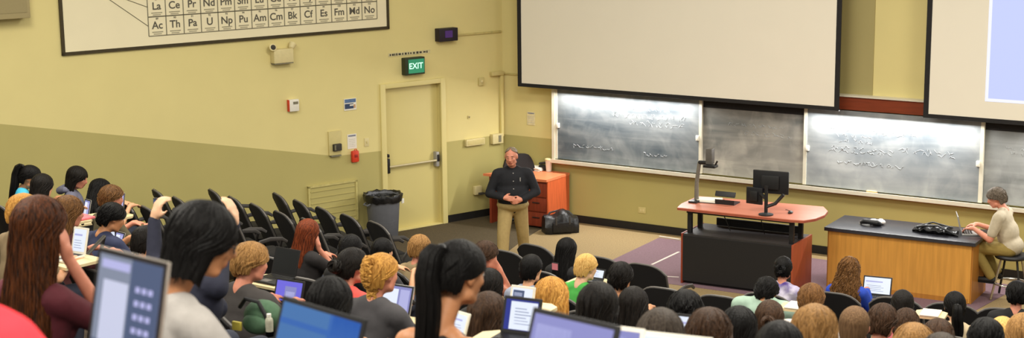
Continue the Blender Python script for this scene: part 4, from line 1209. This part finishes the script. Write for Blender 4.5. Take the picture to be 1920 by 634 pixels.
        if hair == 'braid':
            # french plait down the back of the head and neck
            for s3 in range(3):
                pts = []; rad = []
                for i in range(46):
                    k = i / 45; ph = k * 2 * PI * 4.2 + s3 * 2 * PI / 3
                    if k < .55:
                        z = .10 - .2 * (k / .55); yy = -.012 - .112 * math.sqrt(max(0, 1 - ((z - .022) / .125) ** 2)) - .006
                    else:
                        z = -.10 - .2 * ((k - .55) / .45); yy = -.075 + .02 * math.sin((k - .55) * 4)
                    w_ = .034 * (1 - .35 * abs(k - .4))
                    pts.append((w_ * math.sin(ph), yy - .010 * math.cos(2 * ph), z)); rad.append((.021 - .008 * k) * (.85 + .15 * math.cos(2 * ph)))
                hb.tube(pts, rad, 7)
        hb.v = [tuple(HR @ Vector(v)) for v in hb.v]
        ho = hb.build('hair', [HAIR[hc]], t)
        if hair in ('pony', 'pony_high'):
            tb.v = [tuple(HR @ Vector(v)) for v in tb.v]; tb.build('hair_tie', M['black'], ho)
    if glasses:
        b = MB()
        for sx in (-1, 1):
            b.tube([(sx * .032 + .021 * math.cos(a), .103 - .008 * abs(math.cos(a)) * (1 if math.cos(a) * sx > 0 else 0), .005 + .016 * math.sin(a)) for a in [i * PI / 8 for i in range(17)]], .0025, 5)
            b.tube([(sx * .053, .098, .01), (sx * .079, .05, .012), (sx * .083, -.02, .004)], .0025, 5)
        b.tube([(-.011, .104, .008), (0, .106, .011), (.011, .104, .008)], .0025, 5)
        b.v = [tuple(HR @ Vector(v)) for v in b.v]; b.build('glasses', M['darkmetal'], t)
    return t, A, HR
# ------------------------------------------------------------------ lecturer and assistant
def face_to(dxy): return math.atan2(-dxy[0], dxy[1])
crown = CAM + ray(961, 273.5) * (20.15 / ray(961, 273.5).y)
HL = crown.z - .004
LRZ = R(184)
root = Vector((crown.x, crown.y, 0)) - Matrix.Rotation(LRZ, 3, 'Z') @ Vector((0, .085, 0))
person('lecturer', 'standing lecturer in black long-sleeved shirt and khaki trousers, hands at his waist', (root.x, root.y, .003), LRZ, H=HL, stand=True, male=True, hair='thin', hc='grey', sk='rosy',
       shirt=('black_shirt', (24, 25, 30)), sleeve='long', pants=('khaki', (164, 142, 92)), hyaw=-14, hpitch=10, lean=.06, vox=.008, wide=1.08, extra='belly',
       arms=({'el': (-.31, .06, HL - .62), 'wr': (-.105, .235, HL - .68), 'hd': (1, .25, -.25), 'pn': (.2, -1, 0), 'curl': .6},
             {'el': (.31, .05, HL - .63), 'wr': (.135, .25, HL - .65), 'hd': (-1, .15, -.12), 'pn': (-.2, -1, -.2), 'curl': .6}),
       feet={1: (.15, .16, .09), -1: (-.17, -.26, .09)}, shoes=mat('shoe_tan', S(150, 128, 88), .6))
ARZ = face_to(-FX)
crown = CAM + ray(1877, 346) * (18.5 / ray(1877, 346).y)
root = Vector((crown.x, crown.y, 0)) - Matrix.Rotation(ARZ, 3, 'Z') @ Vector((0, .165, 0))
AH = crown.z - .016; SH = .56
at, AA, _ = person('assistant', 'man in beige polo seated at the bench end, typing on laptop', (root.x, root.y, .002), ARZ, H=AH, seat=SH, male=True, hair='short', hc='pepper', sk='rosy',
       shirt=('beige_polo', (180, 168, 144)), sleeve='short', pants=('olive_khaki', (140, 120, 62)), hyaw=0, hpitch=22, lean=.14, vox=.008, extra='collar',
       arms=({'el': (-.24, .2, AH - .62), 'wr': (-.13, .43, .85), 'hd': (.15, 1, -.1), 'pn': (0, 0, -1), 'curl': .5},
             {'el': (.24, .2, AH - .62), 'wr': (.12, .45, .85), 'hd': (-.15, 1, -.1), 'pn': (0, 0, -1), 'curl': .5}),
       feet={'k-1': (-.13, .42, SH + .06), 'k1': (.13, .42, SH + .06), -1: (-.13, .2, .29), 1: (.13, .2, .29)})
t = thing('stool', 'black-seated metal stool under the man at the bench', 'stool', (root.x, root.y, .001), ARZ)
b = MB(); b.lathe([(.0, SH - .045), (.19, SH - .045), (.2, SH - .02), (.19, SH + .0), (.0, SH + .004)], 28); b.build('stool_seat', M['black'], t)
for k in range(4):
    a = PI / 4 + k * PI / 2; b = MB(); b.tube([(.13 * math.cos(a), .13 * math.sin(a), SH - .04), (.25 * math.cos(a), .25 * math.sin(a), .012)], .014, 8); b.build('leg', M['chrome'] if k % 2 else M['darkmetal'], t)
b = MB(); n = 28; b.tube([(.205 * math.cos(2 * PI * i / n), .205 * math.sin(2 * PI * i / n), .205) for i in range(n + 1)], .012, 8); b.build('foot_ring', M['chrome'], t)
b = MB(); b.box((0, -.24, SH + .03), (.3, .03, .06), bev=.01); b.tube([(-.1, -.18, SH - .03), (-.1, -.24, SH + .03)], .012, 8); b.tube([(.1, -.18, SH - .03), (.1, -.24, SH + .03)], .012, 8); b.build('lumbar_rest', M['black'], t)
ly = Matrix.Rotation(ARZ, 3, 'Z') @ Vector((0, .50, 0)) + root
laptop('silver laptop open on the bench in front of the seated man', (ly.x, ly.y, BZ), ARZ + R(22), 'white', w=.33, h=.22, tilt=14)

# ------------------------------------------------------------------ audience
P = {}
PDESC = {}
def aud(key, px, py, k, label, desc=None, ch=True, **kw):
    lean = kw.get('lean', .06); rad = Rk(k) - lean - .025
    c = at_row(px, py, rad); hair = kw.get('hair', 'long')
    top = STY.get(hair, STY['cap']).get('t', .014) + .003
    H = c.z - fl(k) - top * .9
    ang = ang_of(c); rz = ang + PI / 2; turn = kw.get('turn', 0)
    off = Matrix.Rotation(rz + R(turn), 3, 'Z') @ Vector((0, lean + .025, 0))
    root = Vector((c.x, c.y, fl(k) + .002)) - off
    Hc = max(1.12, min(1.42, H))
    root.z += (H - Hc)
    seat = .465 + (Hc - 1.27) * .3
    t, A, HR = person(key, label, tuple(root), rz, H=Hc, seat=seat, **kw)
    P[key] = (root, ang, k, None)
    if ch:
        rr = math.hypot(root.x - CC.x, root.y - CC.y)
        c_ = chair('black lecture chair under ' + (desc or label), rr + .0, ang_of(root), k)
        c_.location.z += (H - Hc) + (seat - .465)
        P[key] = (root, ang, k, c_)
    print('AUD %s k=%d H=%.2f adj=%.2f pos=(%.2f,%.2f)' % (key, k, H, H - Hc, root.x, root.y))
    return t


W = lambda *c: c
dk = dict(hc='black'); 
# far left group
aud('cyan', 46, 303, 6, 'woman with black ponytail and cyan top at far left', 'the woman in cyan at far left', hair='pony_high', hc='black', sk='tan', shirt=('cyan', (70, 176, 206)), lean=.12, turn=-22, hyaw=-12, hpitch=22)
aud('darkhair', 76, 323, 6, 'long-dark-haired student seen from behind next to the woman in cyan', 'the dark-haired student beside the woman in cyan', hair='long', hc='soft', shirt=('charcoal', (60, 54, 50)), lean=.06, hyaw=8)
aud('bobgirl', 138, 306, 5, 'girl with dark bob and grey striped hoodie near the left wall', 'the girl in grey hoodie near the left wall', hair='bob', hc='soft', sk='rosy', shirt=('greyhood', (104, 104, 122)), sleeve='long', extra='hood', lean=.05, turn=-25, hyaw=-18, hpitch=16)
aud('curlyleft', 182, 330, 5, 'student with dark wavy hair leaning forward below the left wall', 'the leaning dark wavy-haired student', hair='longwavy', hc='black', shirt=('black', (28, 27, 28)), lean=.05, hroll=-14, hpitch=20)
aud('brownleft', 203, 343, 6, 'brown-haired student behind a tall grey laptop at left', 'the brown-haired student at the tall grey laptop', hair='short', hc='brown', sk='rosy', shirt=('olive', (88, 80, 58)), lean=.08, hyaw=-12)
aud('navy', 196, 372, 7, 'young man with black hair and navy shirt looking down at a tablet', 'the young man in navy', male=True, hair='short', hc='black', sk='tan', shirt=('navy', (44, 50, 78)), lean=.1, hyaw=-18, hpitch=22)
aud('crew', 265, 418, 8, 'man with cropped dark hair left of the big black-haired woman', 'the man with cropped dark hair', male=True, hair='cap', hc='soft', sk='tan', shirt=('dkgrey', (44, 44, 48)), lean=.06, hyaw=-8, hpitch=12)
aud('profile', 120, 362, 8, 'brown-haired woman in profile just behind the long-haired foreground woman', 'the brown-haired woman in profile', hair='longwavy', hc='brown', sk='rosy', shirt=('maroon', (74, 34, 34)), lean=.06, hyaw=-20)
aud('blondback', 38, 359, 9, 'fair-haired student peeking over the foreground auburn hair at far left', 'the fair-haired student at far left', hair='short', hc='gold', shirt=('tan', (140, 120, 90)), lean=.06)
# raised phone
aud('raised', 368, 404, 10, 'person in dark sleeves holding up a phone, hidden behind black-haired woman', 'the person holding up a phone', hair='short', hc='dkbrown', sk='pale', shirt=('inknavy', (34, 36, 52)), sleeve='long', lean=.04,
    arms=({'px': (289, 409, Rk(10) - .2), 'hd': (.35, .1, 1), 'pn': (.3, .9, 0), 'curl': .7}, {'px': (440, 418, Rk(10) - .1), 'eo': (-.16, .14, -.02), 'hd': (-.2, 0, 1), 'pn': (-1, 0, 0), 'curl': .6}))
# foreground
aud('auburn', 64, 362, 12, 'foreground woman with very long auburn hair resting cheek on hand', 'the auburn-haired foreground woman', hair='verylong', hc='auburn', sk='rosy', shirt=('burgundy', (82, 26, 36)), sleeve='short', lean=.08, hyaw=-6, hpitch=4, vox=.009, arms=('desk', 'cheek'), neck=.07)
aud('fgblack', 333, 355, 13, 'foreground woman with straight black hair, glasses and light grey tee', 'the black-haired woman in grey tee', hair='bob', hc='black', sk='tan', shirt=('greytee', (172, 167, 162)), lean=.12, turn=-20, hyaw=-26, hpitch=20, vox=.008, glasses=True, neck=.06)
aud('pony', 836, 440, 12, 'foreground woman with long black ponytail, bare shoulders, centre of the front edge', 'the foreground woman with long ponytail', hair='pony_high', hc='black', sk='tan', shirt=('blacktop', (40, 36, 36)), sleeve='none', lean=.1, turn=-8, hyaw=-16, hpitch=14, vox=.008, neck=.05)
# red shirt: head outside the frame
rp = CAM + ray(-20, 470) * 3.35
# middle left
aud('jacket', 458, 447, 9, 'brown-haired student in dark grey jacket right of the foreground woman in grey', 'the brown-haired student in dark grey jacket', male=True, hair='short', hc='ltbrown', sk='rosy', shirt=('greyjacket', (62, 58, 56)), sleeve='long', lean=.06, hyaw=-20, hpitch=12)
aud('redbrown', 572, 407, 5, 'woman with long red-brown hair sitting alone before empty chairs', 'the woman with long red-brown hair', hair='long', hc='red', sk='rosy', shirt=('dark', (34, 30, 30)), lean=.05, hroll=5, arms=('desk', 'cheek'))
aud('twoheads', 652, 435, 6, 'small black-haired head directly behind the girl with a low bun', 'the black-haired student behind the bun girl', hair='cap', hc='black', shirt=('black', (28, 27, 28)), lean=.1, hpitch=14)
aud('bun', 652, 460, 8, 'girl with black hair in a low bun and coral top', 'the girl in coral with a low bun', hair='bun', hc='soft', sk='rosy', shirt=('coral', (216, 84, 76)), lean=.05, hyaw=-16, hpitch=10)
aud('backhead', 714, 443, 5, 'dark round head just above the braided girl', 'the dark-haired student above the braided girl', hair='cap', hc='black', shirt=('slategrey', (58, 58, 62)), lean=.08)
aud('sleek', 612, 513, 11, 'woman with sleek black hair behind the bright blue foreground laptop', 'the sleek black-haired woman by the blue laptop', hair='shoulder', hc='black', shirt=('black', (28, 27, 28)), lean=.08, hpitch=10)
aud('braid', 706, 470, 9, 'girl with golden-brown french braid looking to the right', 'the girl with the french braid', hair='braid', hc='gold', sk='rosy', shirt=('smoke', (70, 68, 70)), lean=.06, hyaw=-16, hpitch=8)
# centre
aud('farbrown', 784, 437, 4, 'light brown head just left of the long ponytail', 'the light brown-haired student left of the ponytail', hair='short', hc='ltbrown', sk='rosy', shirt=('beigeshirt', (150, 130, 96)), lean=.05)
aud('handface', 902, 447, 5, 'dark-haired student with hand on face right of the ponytail woman', 'the student with hand on face', hair='short', hc='dkbrown', sk='rosy', shirt=('rust', (96, 60, 50)), sleeve='none', lean=.06, hyaw=-22, hpitch=10, arms=('desk', 'mouth'))
aud('darkmid', 914, 500, 7, 'dark-haired student below the one with hand on face', 'the dark-haired student in the centre aisle seat', hair='bob', hc='soft', shirt=('darkgrey2', (52, 50, 50)), lean=.06)
aud('longbrown', 907, 542, 10, 'woman with long dark brown hair right beside the ponytail woman', 'the woman with long dark brown hair', hair='long', hc='dkbrown', shirt=('umber', (54, 46, 42)), lean=.06, hroll=4)
aud('blackcentre', 994, 474, 5, 'black-haired student in white-collared top in front of the lecturer', 'the black-haired student before the lecturer', hair='cap', hc='black', shirt=('paleblue', (150, 158, 176)), lean=.07)
aud('hooded', 1061, 443, 2, 'student with long black hair in front seat near the lecturer', 'the long black-haired student near the lecturer', hair='long', hc='black', shirt=('black', (28, 27, 28)), lean=.04)
aud('boy', 1091, 471, 4, 'blond boy in bright green shirt', 'the blond boy in green', male=True, hair='cap', hc='blond', sk='pale', shirt=('green', (74, 168, 72)), lean=.08, hyaw=-18, hpitch=14)
aud('beside', 1163, 488, 5, 'student with short dark hair right of the blond boy', 'the short-haired student right of the blond boy', male=True, hair='short', hc='soft', sk='tan', shirt=('blackbrown', (40, 36, 34)), lean=.1, hpitch=6)
aud('blonde', 1036, 516, 8, 'woman with wavy golden-blonde hair', 'the golden-blonde woman', hair='longwavy', hc='gold', sk='rosy', shirt=('brownshirt', (92, 76, 60)), lean=.08, hroll=-6)
aud('glossy', 1119, 524, 10, 'woman with glossy black hair left of the wavy dark hair', 'the glossy black-haired woman', hair='long', hc='soft', shirt=('black', (28, 27, 28)), lean=.06)
aud('hanging', 1186, 534, 7, 'student with hanging long dark hair right of the glossy black hair', 'the student with hanging dark hair', hair='long', hc='soft', shirt=('ink2', (36, 36, 40)), lean=.06)
aud('wavydark', 1236, 573, 11, 'student with ashy dark wavy hair at the bottom edge', 'the student with ashy dark hair', hair='shoulder', hc='ash', shirt=('stone', (78, 72, 66)), lean=.06)
aud('curlyblack', 1284, 540, 8, 'student with short curly black hair before an empty chair', 'the student with short curly black hair', male=True, hair='mop', hc='black', sk='brown', shirt=('blackshirt2', (32, 32, 34)), lean=.1)
aud('roundbrown', 1328, 573, 10, 'student with round dark brown hair at the bottom edge', 'the student with round brown hair', hair='mop', hc='dkbrown', shirt=('moss', (70, 66, 52)), lean=.1)
aud('straightblack', 1384, 570, 9, 'student with straight black hair left of white-shirted girl', 'the student with straight black hair', hair='shoulder', hc='black', shirt=('black', (28, 27, 28)), lean=.1)
# right
aud('mint', 1437, 512, 4, 'broad man in mint green shirt with black hair', 'the man in mint green', male=True, hair='short', hc='black', sk='tan', shirt=('mint', (160, 186, 168)), lean=.2, wide=1.15, hpitch=26, neck=-.09)
aud('floral', 1470, 478, 1, 'woman in white and purple floral top in front of the workstation', 'the woman in purple floral top', hair='bun', hc='black', sk='rosy', shirt=('floral', None, mat('floral_print', S(226, 220, 232), .8, scale=9, col2=S(84, 62, 140))), lean=.08, hyaw=10, hpitch=14)
aud('bluegirl', 1592, 479, 0, 'woman with long curly brown hair and royal blue sweater', 'the woman in royal blue', hair='curly', hc='brown', sk='rosy', shirt=('royal', (40, 72, 178)), sleeve='long', lean=.08)
aud('whitecollar', 1521, 528, 5, 'brown-haired man in white shirt behind the woman in blue', 'the brown-haired man in white', male=True, hair='short', hc='brown', sk='rosy', shirt=('white', (206, 202, 196)), lean=.1)
aud('whitegirl', 1447, 560, 7, 'dark-haired girl in white top below the man in mint', 'the dark-haired girl in white', hair='bun', hc='dkbrown', sk='tan', shirt=('white', (206, 202, 196)), lean=.06, hyaw=12)
aud('bottomdark', 1461, 597, 11, 'black-haired student at the bottom edge under the girl in white', 'the black-haired student under the girl in white', hair='shoulder', hc='black', shirt=('black', (28, 27, 28)), lean=.06)
aud('honey', 1527, 566, 10, 'woman with long honey-brown hair beside the cropped-haired man', 'the woman with honey-brown hair', hair='longwavy', hc='ltbrown', shirt=('brownshirt', (92, 76, 60)), lean=.1)
aud('buzz', 1603, 571, 8, 'man with closely cropped brown hair and protruding ears', 'the man with cropped brown hair', male=True, hair='buzz', hc='buzz', sk='rosy', shirt=('navy2', (40, 42, 56)), lean=.1, hpitch=4)
aud('blackshirt', 1650, 565, 6, 'dark-haired man in black shirt right of the cropped-haired man', 'the dark-haired man in black', male=True, hair='short', hc='dkbrown', sk='rosy', shirt=('black', (28, 27, 28)), lean=.1, hyaw=-14)
aud('pink', 1697, 541, 4, 'student with dark hair and pink shirt in front of the bench', 'the student in pink', hair='cap', hc='soft', sk='rosy', shirt=('pink', (216, 112, 122)), lean=.1, hyaw=14)
aud('small', 1699, 575, 5, 'small dark brown head directly behind the student in pink', 'the dark brown-haired student behind the pink one', hair='short', hc='dkbrown', sk='rosy', shirt=('white', (206, 202, 196)), lean=.1)
aud('ponyright', 1796, 544, 3, 'woman with black ponytail and cream top near the bench end', 'the ponytailed woman near the bench end', hair='pony', hc='black', sk='pale', shirt=('creamtop', (206, 186, 150)), lean=.08, hyaw=16, hpitch=12)
aud('brown63', 1760, 594, 7, 'brown-haired student below the ponytailed woman in cream', 'the brown-haired student below the ponytailed woman', hair='short', hc='dkbrown', shirt=('earth', (80, 68, 56)), lean=.1)
aud('tan13', 1714, 602, 9, 'student with sandy brown hair at the bottom edge', 'the sandy-haired student', hair='mop', hc='ltbrown', shirt=('sand', (130, 112, 84)), lean=.1)
aud('blackman', 1850, 592, 8, 'black-haired man beside the blonde strand at the right bottom edge', 'the black-haired man at right', male=True, hair='short', hc='black', sk='tan', shirt=('black', (28, 27, 28)), lean=.1)
aud('blonde2', 1881, 591, 6, 'woman with straight pale blonde hair at the right bottom edge', 'the pale blonde woman at right', hair='long', hc='blond', sk='pale', shirt=('cream2', (190, 176, 150)), lean=.06)
aud('edgebrown', 1919, 584, 7, 'student with light brown hair cut by the right frame edge', 'the light brown-haired student at the right edge', hair='long', hc='ltbrown', sk='rosy', shirt=('tan', (140, 120, 90)), lean=.1)
aud('blacktee', 1908, 524, 1, 'black-haired man in black tee in front of the stool', 'the man in black tee before the stool', male=True, hair='short', hc='black', sk='rosy', shirt=('black', (28, 27, 28)), lean=.06)
aud('bottomgrey', 1766, 620, 10, 'ash-dark-haired student just peeking over the bottom edge', 'the ash-haired student at the bottom edge', hair='short', hc='ash', shirt=('stone', (78, 72, 66)), lean=.1)
# red-shirted person at the far left edge
rk = 15
rp = at_row(-148, 462, Rk(rk) - .08); rang = ang_of(rp)
rroot = CC + Vector((math.cos(rang), math.sin(rang), 0)) * Rk(rk); rroot.z = fl(rk) + .002
rt, _, _ = person('redshirt', 'person in bright red shirt, only a shoulder showing at the left bottom corner', tuple(rroot), rang + PI / 2, H=1.41, seat=.5, hair='short', hc='dkbrown', male=True, sk='rosy', shirt=('red', (198, 32, 44)), sleeve='long', lean=.08, vox=.01, turn=-8, wide=1.22, arms=('desk', {'el': (.40, .16, .80), 'wr': (.26, .42, .80), 'hd': (-.3, 1, 0), 'pn': (0, 0, -1), 'curl': .4}))
P['redshirt'] = (rroot, rang, rk, chair('black lecture chair under the person in red', Rk(rk), rang, rk))

# ------------------------------------------------------------------ the audience's laptops, notebooks, bags
LCH = {}
def lap_at(key, px, py, rad, label, kind, w=.33, h=.21, case='silver', tilt=18, yaw=0, owner=None, k=None, roll=0):
    """px,py: pixel of the screen centre; rad: its distance from the centre of the arcs"""
    c = at_row(px, py, rad); rz = ang_of(c) + PI / 2 + R(yaw); dep = h * 1.08
    off = Vector((0, dep / 2 + math.sin(R(tilt)) * h / 2, .016 + math.cos(R(tilt)) * h / 2))
    base = c - Matrix.Rotation(rz, 3, 'Z') @ off
    t = laptop(label, tuple(base), rz, kind, w, h, case, tilt)
    if owner and owner.startswith('#'): ch = LCH[owner[1:]]
    elif owner: ch = P[owner][3]
    else:
        kk = k if k is not None else round((rad + .45 - R0) / DR)
        ch = chair('empty chair behind the ' + label, Rk(kk), ang_of(base), kk)
    LCH[key] = ch
    chair_tablet(ch, base)
    print('LAP', key, 'base z above floor %.2f' % (base.z - fl(round((rad + .45 - R0) / DR))), 'pos (%.2f %.2f)' % (base.x, base.y))
    return t
r_ = lambda k: Rk(k) - .52
lap_at('L1', 240, 578, Rk(15) - .6, 'grey laptop showing a document, beside the person in red', 'doc', w=.26, h=.25, case='grey', tilt=12, yaw=-16, owner='redshirt')
lap_at('L2', 592, 652, Rk(14) - .6, 'black laptop with bright blue screen at the bottom edge', 'blue', w=.375, h=.235, case='black', tilt=18, yaw=-20, k=14)
lap_at('L3', 1066, 664, Rk(14) - .5, 'black laptop with lavender screen at the bottom edge', 'lav', w=.285, h=.2, case='black', tilt=20, yaw=-18, k=14)
lap_at('L4b', 1245, 683, Rk(13) - .55, 'white-rimmed laptop at the bottom edge with white screen', 'white', w=.3, h=.2, case='white', tilt=20, yaw=0, owner=None, k=13)
lap_at('L4', 1174, 660, Rk(13) - .5, 'pale laptop at bottom edge with small lavender screen strip', 'lav', w=.11, h=.16, case='white', tilt=20, yaw=-4, owner='#L4b')
lap_at('L5', 978, 592, r_(11), 'black laptop with white web page right of long brown hair', 'page', w=.19, h=.17, case='black', tilt=18, yaw=0, k=11)
lap_at('L6', 980, 552, r_(9), 'small white-rimmed laptop left of the golden-blonde woman', 'win', w=.16, h=.1, case='white', tilt=18, yaw=0, k=9)
lap_at('L7', 862, 610, r_(11), 'white-rimmed tablet screen right of the ponytail woman', 'white', w=.11, h=.13, case='white', tilt=20, yaw=-20, owner='longbrown')
lap_at('L8', 740, 561, r_(9), 'laptop with pale blue screen in front of the braided girl', 'blue_small', w=.26, h=.19, case='silver', tilt=20, yaw=0, owner='braid')
lap_at('L9', 542, 547, r_(9), 'black laptop with violet screen behind the blue laptop', 'violet', w=.23, h=.16, case='black', tilt=18, yaw=2, owner='jacket')
lap_at('L10', 536, 491, r_(7), 'dark switched-off laptop before the red-brown-haired woman', 'off', w=.27, h=.22, case='black', tilt=18, yaw=0, k=7)
lap_at('L11', 150, 451, r_(9), 'white-rimmed laptop with bright screen left of the man in navy', 'white', w=.14, h=.19, case='white', tilt=16, yaw=8, owner='profile')
lap_at('L12', 222, 452, r_(7), 'pale lavender tablet held by the man in navy', 'blue_small', w=.14, h=.17, case='silver', tilt=24, yaw=0, owner='navy')
lap_at('L13', 163, 391, r_(6), 'laptop with pale lavender screen left of the man in navy', 'blue_small', w=.13, h=.19, case='silver', tilt=14, yaw=0, owner='darkhair')
lap_at('L14', 229, 379, r_(6), 'tall grey laptop right of the brown-haired student', 'blue_small', w=.15, h=.2, case='grey', tilt=8, yaw=-15, owner='brownleft')
lap_at('L15', 1645, 536, Rk(0) - .5, 'black-rimmed laptop with white page right of the woman in blue', 'white', w=.3, h=.2, case='black', tilt=20, yaw=4, k=0, owner='bluegirl')
lap_at('L16', 1285, 617, r_(10), 'laptop with white page between ashy and round brown hair', 'white', w=.15, h=.15, case='black', tilt=20, yaw=0, owner='roundbrown')
lap_at('L17', 1116, 513, r_(4), 'laptop with bright white screen in front of the blond boy', 'white', w=.2, h=.1, case='black', tilt=26, yaw=0, owner='boy')

# phone in the raised hand
def held(label, px, py, rad, w, h, m, cat='phone', rzo=0):
    c = at_row(px, py, rad); rz = ang_of(c) + PI / 2 + rzo
    t = thing('phone', label, cat, tuple(c), rz)
    b = MB(); b.box((0, 0, 0), (w, .01, h), bev=.004); b.build('phone_case', M['black'], t)
    b = MB(); b.box((0, -.0055, 0), (w - .008, .002, h - .016)); b.build('phone_screen', m, t, smooth=False)
held('black phone held up in a raised hand above the row of heads', 297, 388, Rk(10) - .25, .07, .10, E_['slate'])
held('small phone with white screen in the hand of the man in navy', 212, 436, Rk(7) - .33, .07, .09, E_['white'])
held('pink-cased phone held near the long black-haired student', 1041, 500, Rk(3) - .3, .075, .08, emis('phone_pink', S(220, 130, 130), .6))

def slab(name, label, cat, px, py, rad, w, d, h, m, owner=None):
    c = at_row(px, py, rad); rz = ang_of(c) + PI / 2
    t = thing(name, label, cat, tuple(c), rz)
    b = MB(); b.box((0, 0, h / 2), (w, d, h), bev=min(.006, h * .4)); b.build('cover', m, t)
    b = MB(); b.box((.0, -.002, h / 2), (w - .01, d + .001, h * .55)); b.build('pages', M['paper'], t, smooth=False)
    if owner: chair_tablet(P[owner][3], tuple(c), .62)
slab('notebook', 'pink notebook on a tablet arm left of the man in navy', 'notebook', 145, 411, r_(7) - .1, .2, .26, .02, mat('notebook_pink', S(214, 110, 118), .6), 'darkhair')
slab('notebook', 'white notepad in front of the man in white', 'notebook', 1494, 574, r_(5), .15, .2, .012, M['paper'], 'whitecollar')
slab('notebook', 'white notepad beside the student in pink', 'notebook', 1745, 588, r_(4), .15, .2, .012, M['paper'], 'pink')

# green backpack with a bottle standing next to the laptop
gp = at_row(494, 592, Rk(10) - .3); t = thing('backpack', 'green backpack with black strap left of the blue laptop', 'backpack', tuple(gp), ang_of(gp) + PI / 2)
b = MB(); b.ell((0, 0, .0), (.12, .09, .09), n=22, m=14); b.ell((.0, -.06, -.03), (.09, .06, .06), n=18, m=12); b.build('pack_body', mat('pack_green', S(70, 100, 74), .8, scale=30, bump=.3), t)
b = MB(); b.tube([(-.09, -.09, .06), (-.03, -.11, .12), (.05, -.1, .11), (.1, -.09, .02)], .012, 8); b.build('strap', M['black'], t)
b = MB(); b.box((-.09, -.12, -.04), (.06, .02, .05), bev=.006); b.build('yellow_patch', mat('patch_yellow', S(206, 190, 80), .7), t)
gb = at_row(504, 588, Rk(10) - .2); t = thing('water_bottle', 'small white-capped bottle in front of the green backpack', 'bottle', tuple(gb - Vector((0, 0, .1))), 0); t.scale = (.7, .7, .7)
b = MB(); b.lathe([(.0, 0), (.03, 0), (.032, .08), (.028, .1), (.016, .115), (.016, .12)], 18); b.build('bottle_body', mat('bottle_clear', S(170, 168, 150), .2), t)
b = MB(); b.lathe([(.018, .118), (.018, .14), (.0, .142)], 16); b.build('cap', M['white'], t)

# ------------------------------------------------------------------ empty chairs in view
def run(px, py, k, n, labels, step=.545):
    c = at_row(px, py, Rk(k) + .33); a = ang_of(c)
    for i in range(n):
        chair(labels[i], Rk(k), a + i * step / Rk(k), k, yaw=-10)
run(532, 357, 1, 5, ['empty black chair at the wall end of the foremost left row'] + ['%s empty black chair from the wall in the foremost left row' % s for s in ('second', 'third', 'fourth', 'fifth')])
run(411, 354, 2, 5, ['empty black chair at the wall end of the middle left row'] + ['%s empty black chair from the wall in the middle left row' % s for s in ('second', 'third', 'fourth', 'fifth')])
run(306, 345, 3, 4, ['empty black chair at the wall end of the rear left row'] + ['%s empty black chair from the wall in the rear left row' % s for s in ('second', 'third', 'fourth')])
run(244, 373, 4, 2, ['empty black chair left of the raised phone, nearer the grey laptop', 'empty black chair left of the raised phone, nearer the phone'])
def single(px, py, k, label):
    c = at_row(px, py, Rk(k) + .33); chair(label, Rk(k), ang_of(c), k)
single(1007, 452, 0, 'empty black chair directly in front of the lecturer, rounded top')
single(955, 489, 1, 'empty black chair below the feet of the lecturer')
single(1132, 478, 0, 'empty black chair right of the blond boy')
single(1212, 491, 0, 'large empty black chair left of the workstation')
single(1356, 560, 2, 'empty black chair before the round brown-haired student')
single(1786, 567, 0, 'empty black chair right of the student in pink, facing the bench')
single(1885, 566, 0, 'empty black chair at the right edge before the stool')
single(1250, 547, 2, 'empty black chair left of the short curly black hair')
single(1682, 555, 0, 'empty black chair left of the student in pink')

# ================================================================== LIGHT
def area(name, loc, rot, sx, sy, e, col=(1, .945, .835)):
    l = bpy.data.lights.new(name, 'AREA'); l.shape = 'RECTANGLE'; l.size = sx; l.size_y = sy; l.energy = e; l.color = col
    o = bpy.data.objects.new(name, l); COL.objects.link(o); o.location = loc; o.rotation_euler = rot; return o
for (x, y) in ((-4.5, 14), (1, 15.5), (-4, 7), (2.5, 9), (6.5, 13), (0, 2)):
    area('ceiling_light', (x, y, 6.6), (0, 0, ROTF), 2.4, 1.2, 305)
# strip lights above the blackboards
for s in (2.2, 6.1, 8.6):
    p = Fp(s, 2.0, .24); area('board_light', tuple(p), (R(-24), 0, ROTF), 2.2 if s < 8 else 1.2, .06, 75 if s < 8 else 38, (1, .98, .95))
w = bpy.data.worlds.new('world'); sc.world = w; w.use_nodes = True
bg = w.node_tree.nodes['Background']; bg.inputs[0].default_value = (1, .945, .835, 1); bg.inputs[1].default_value = .6
sc.view_settings.view_transform = 'Standard'; sc.view_settings.look = 'None'
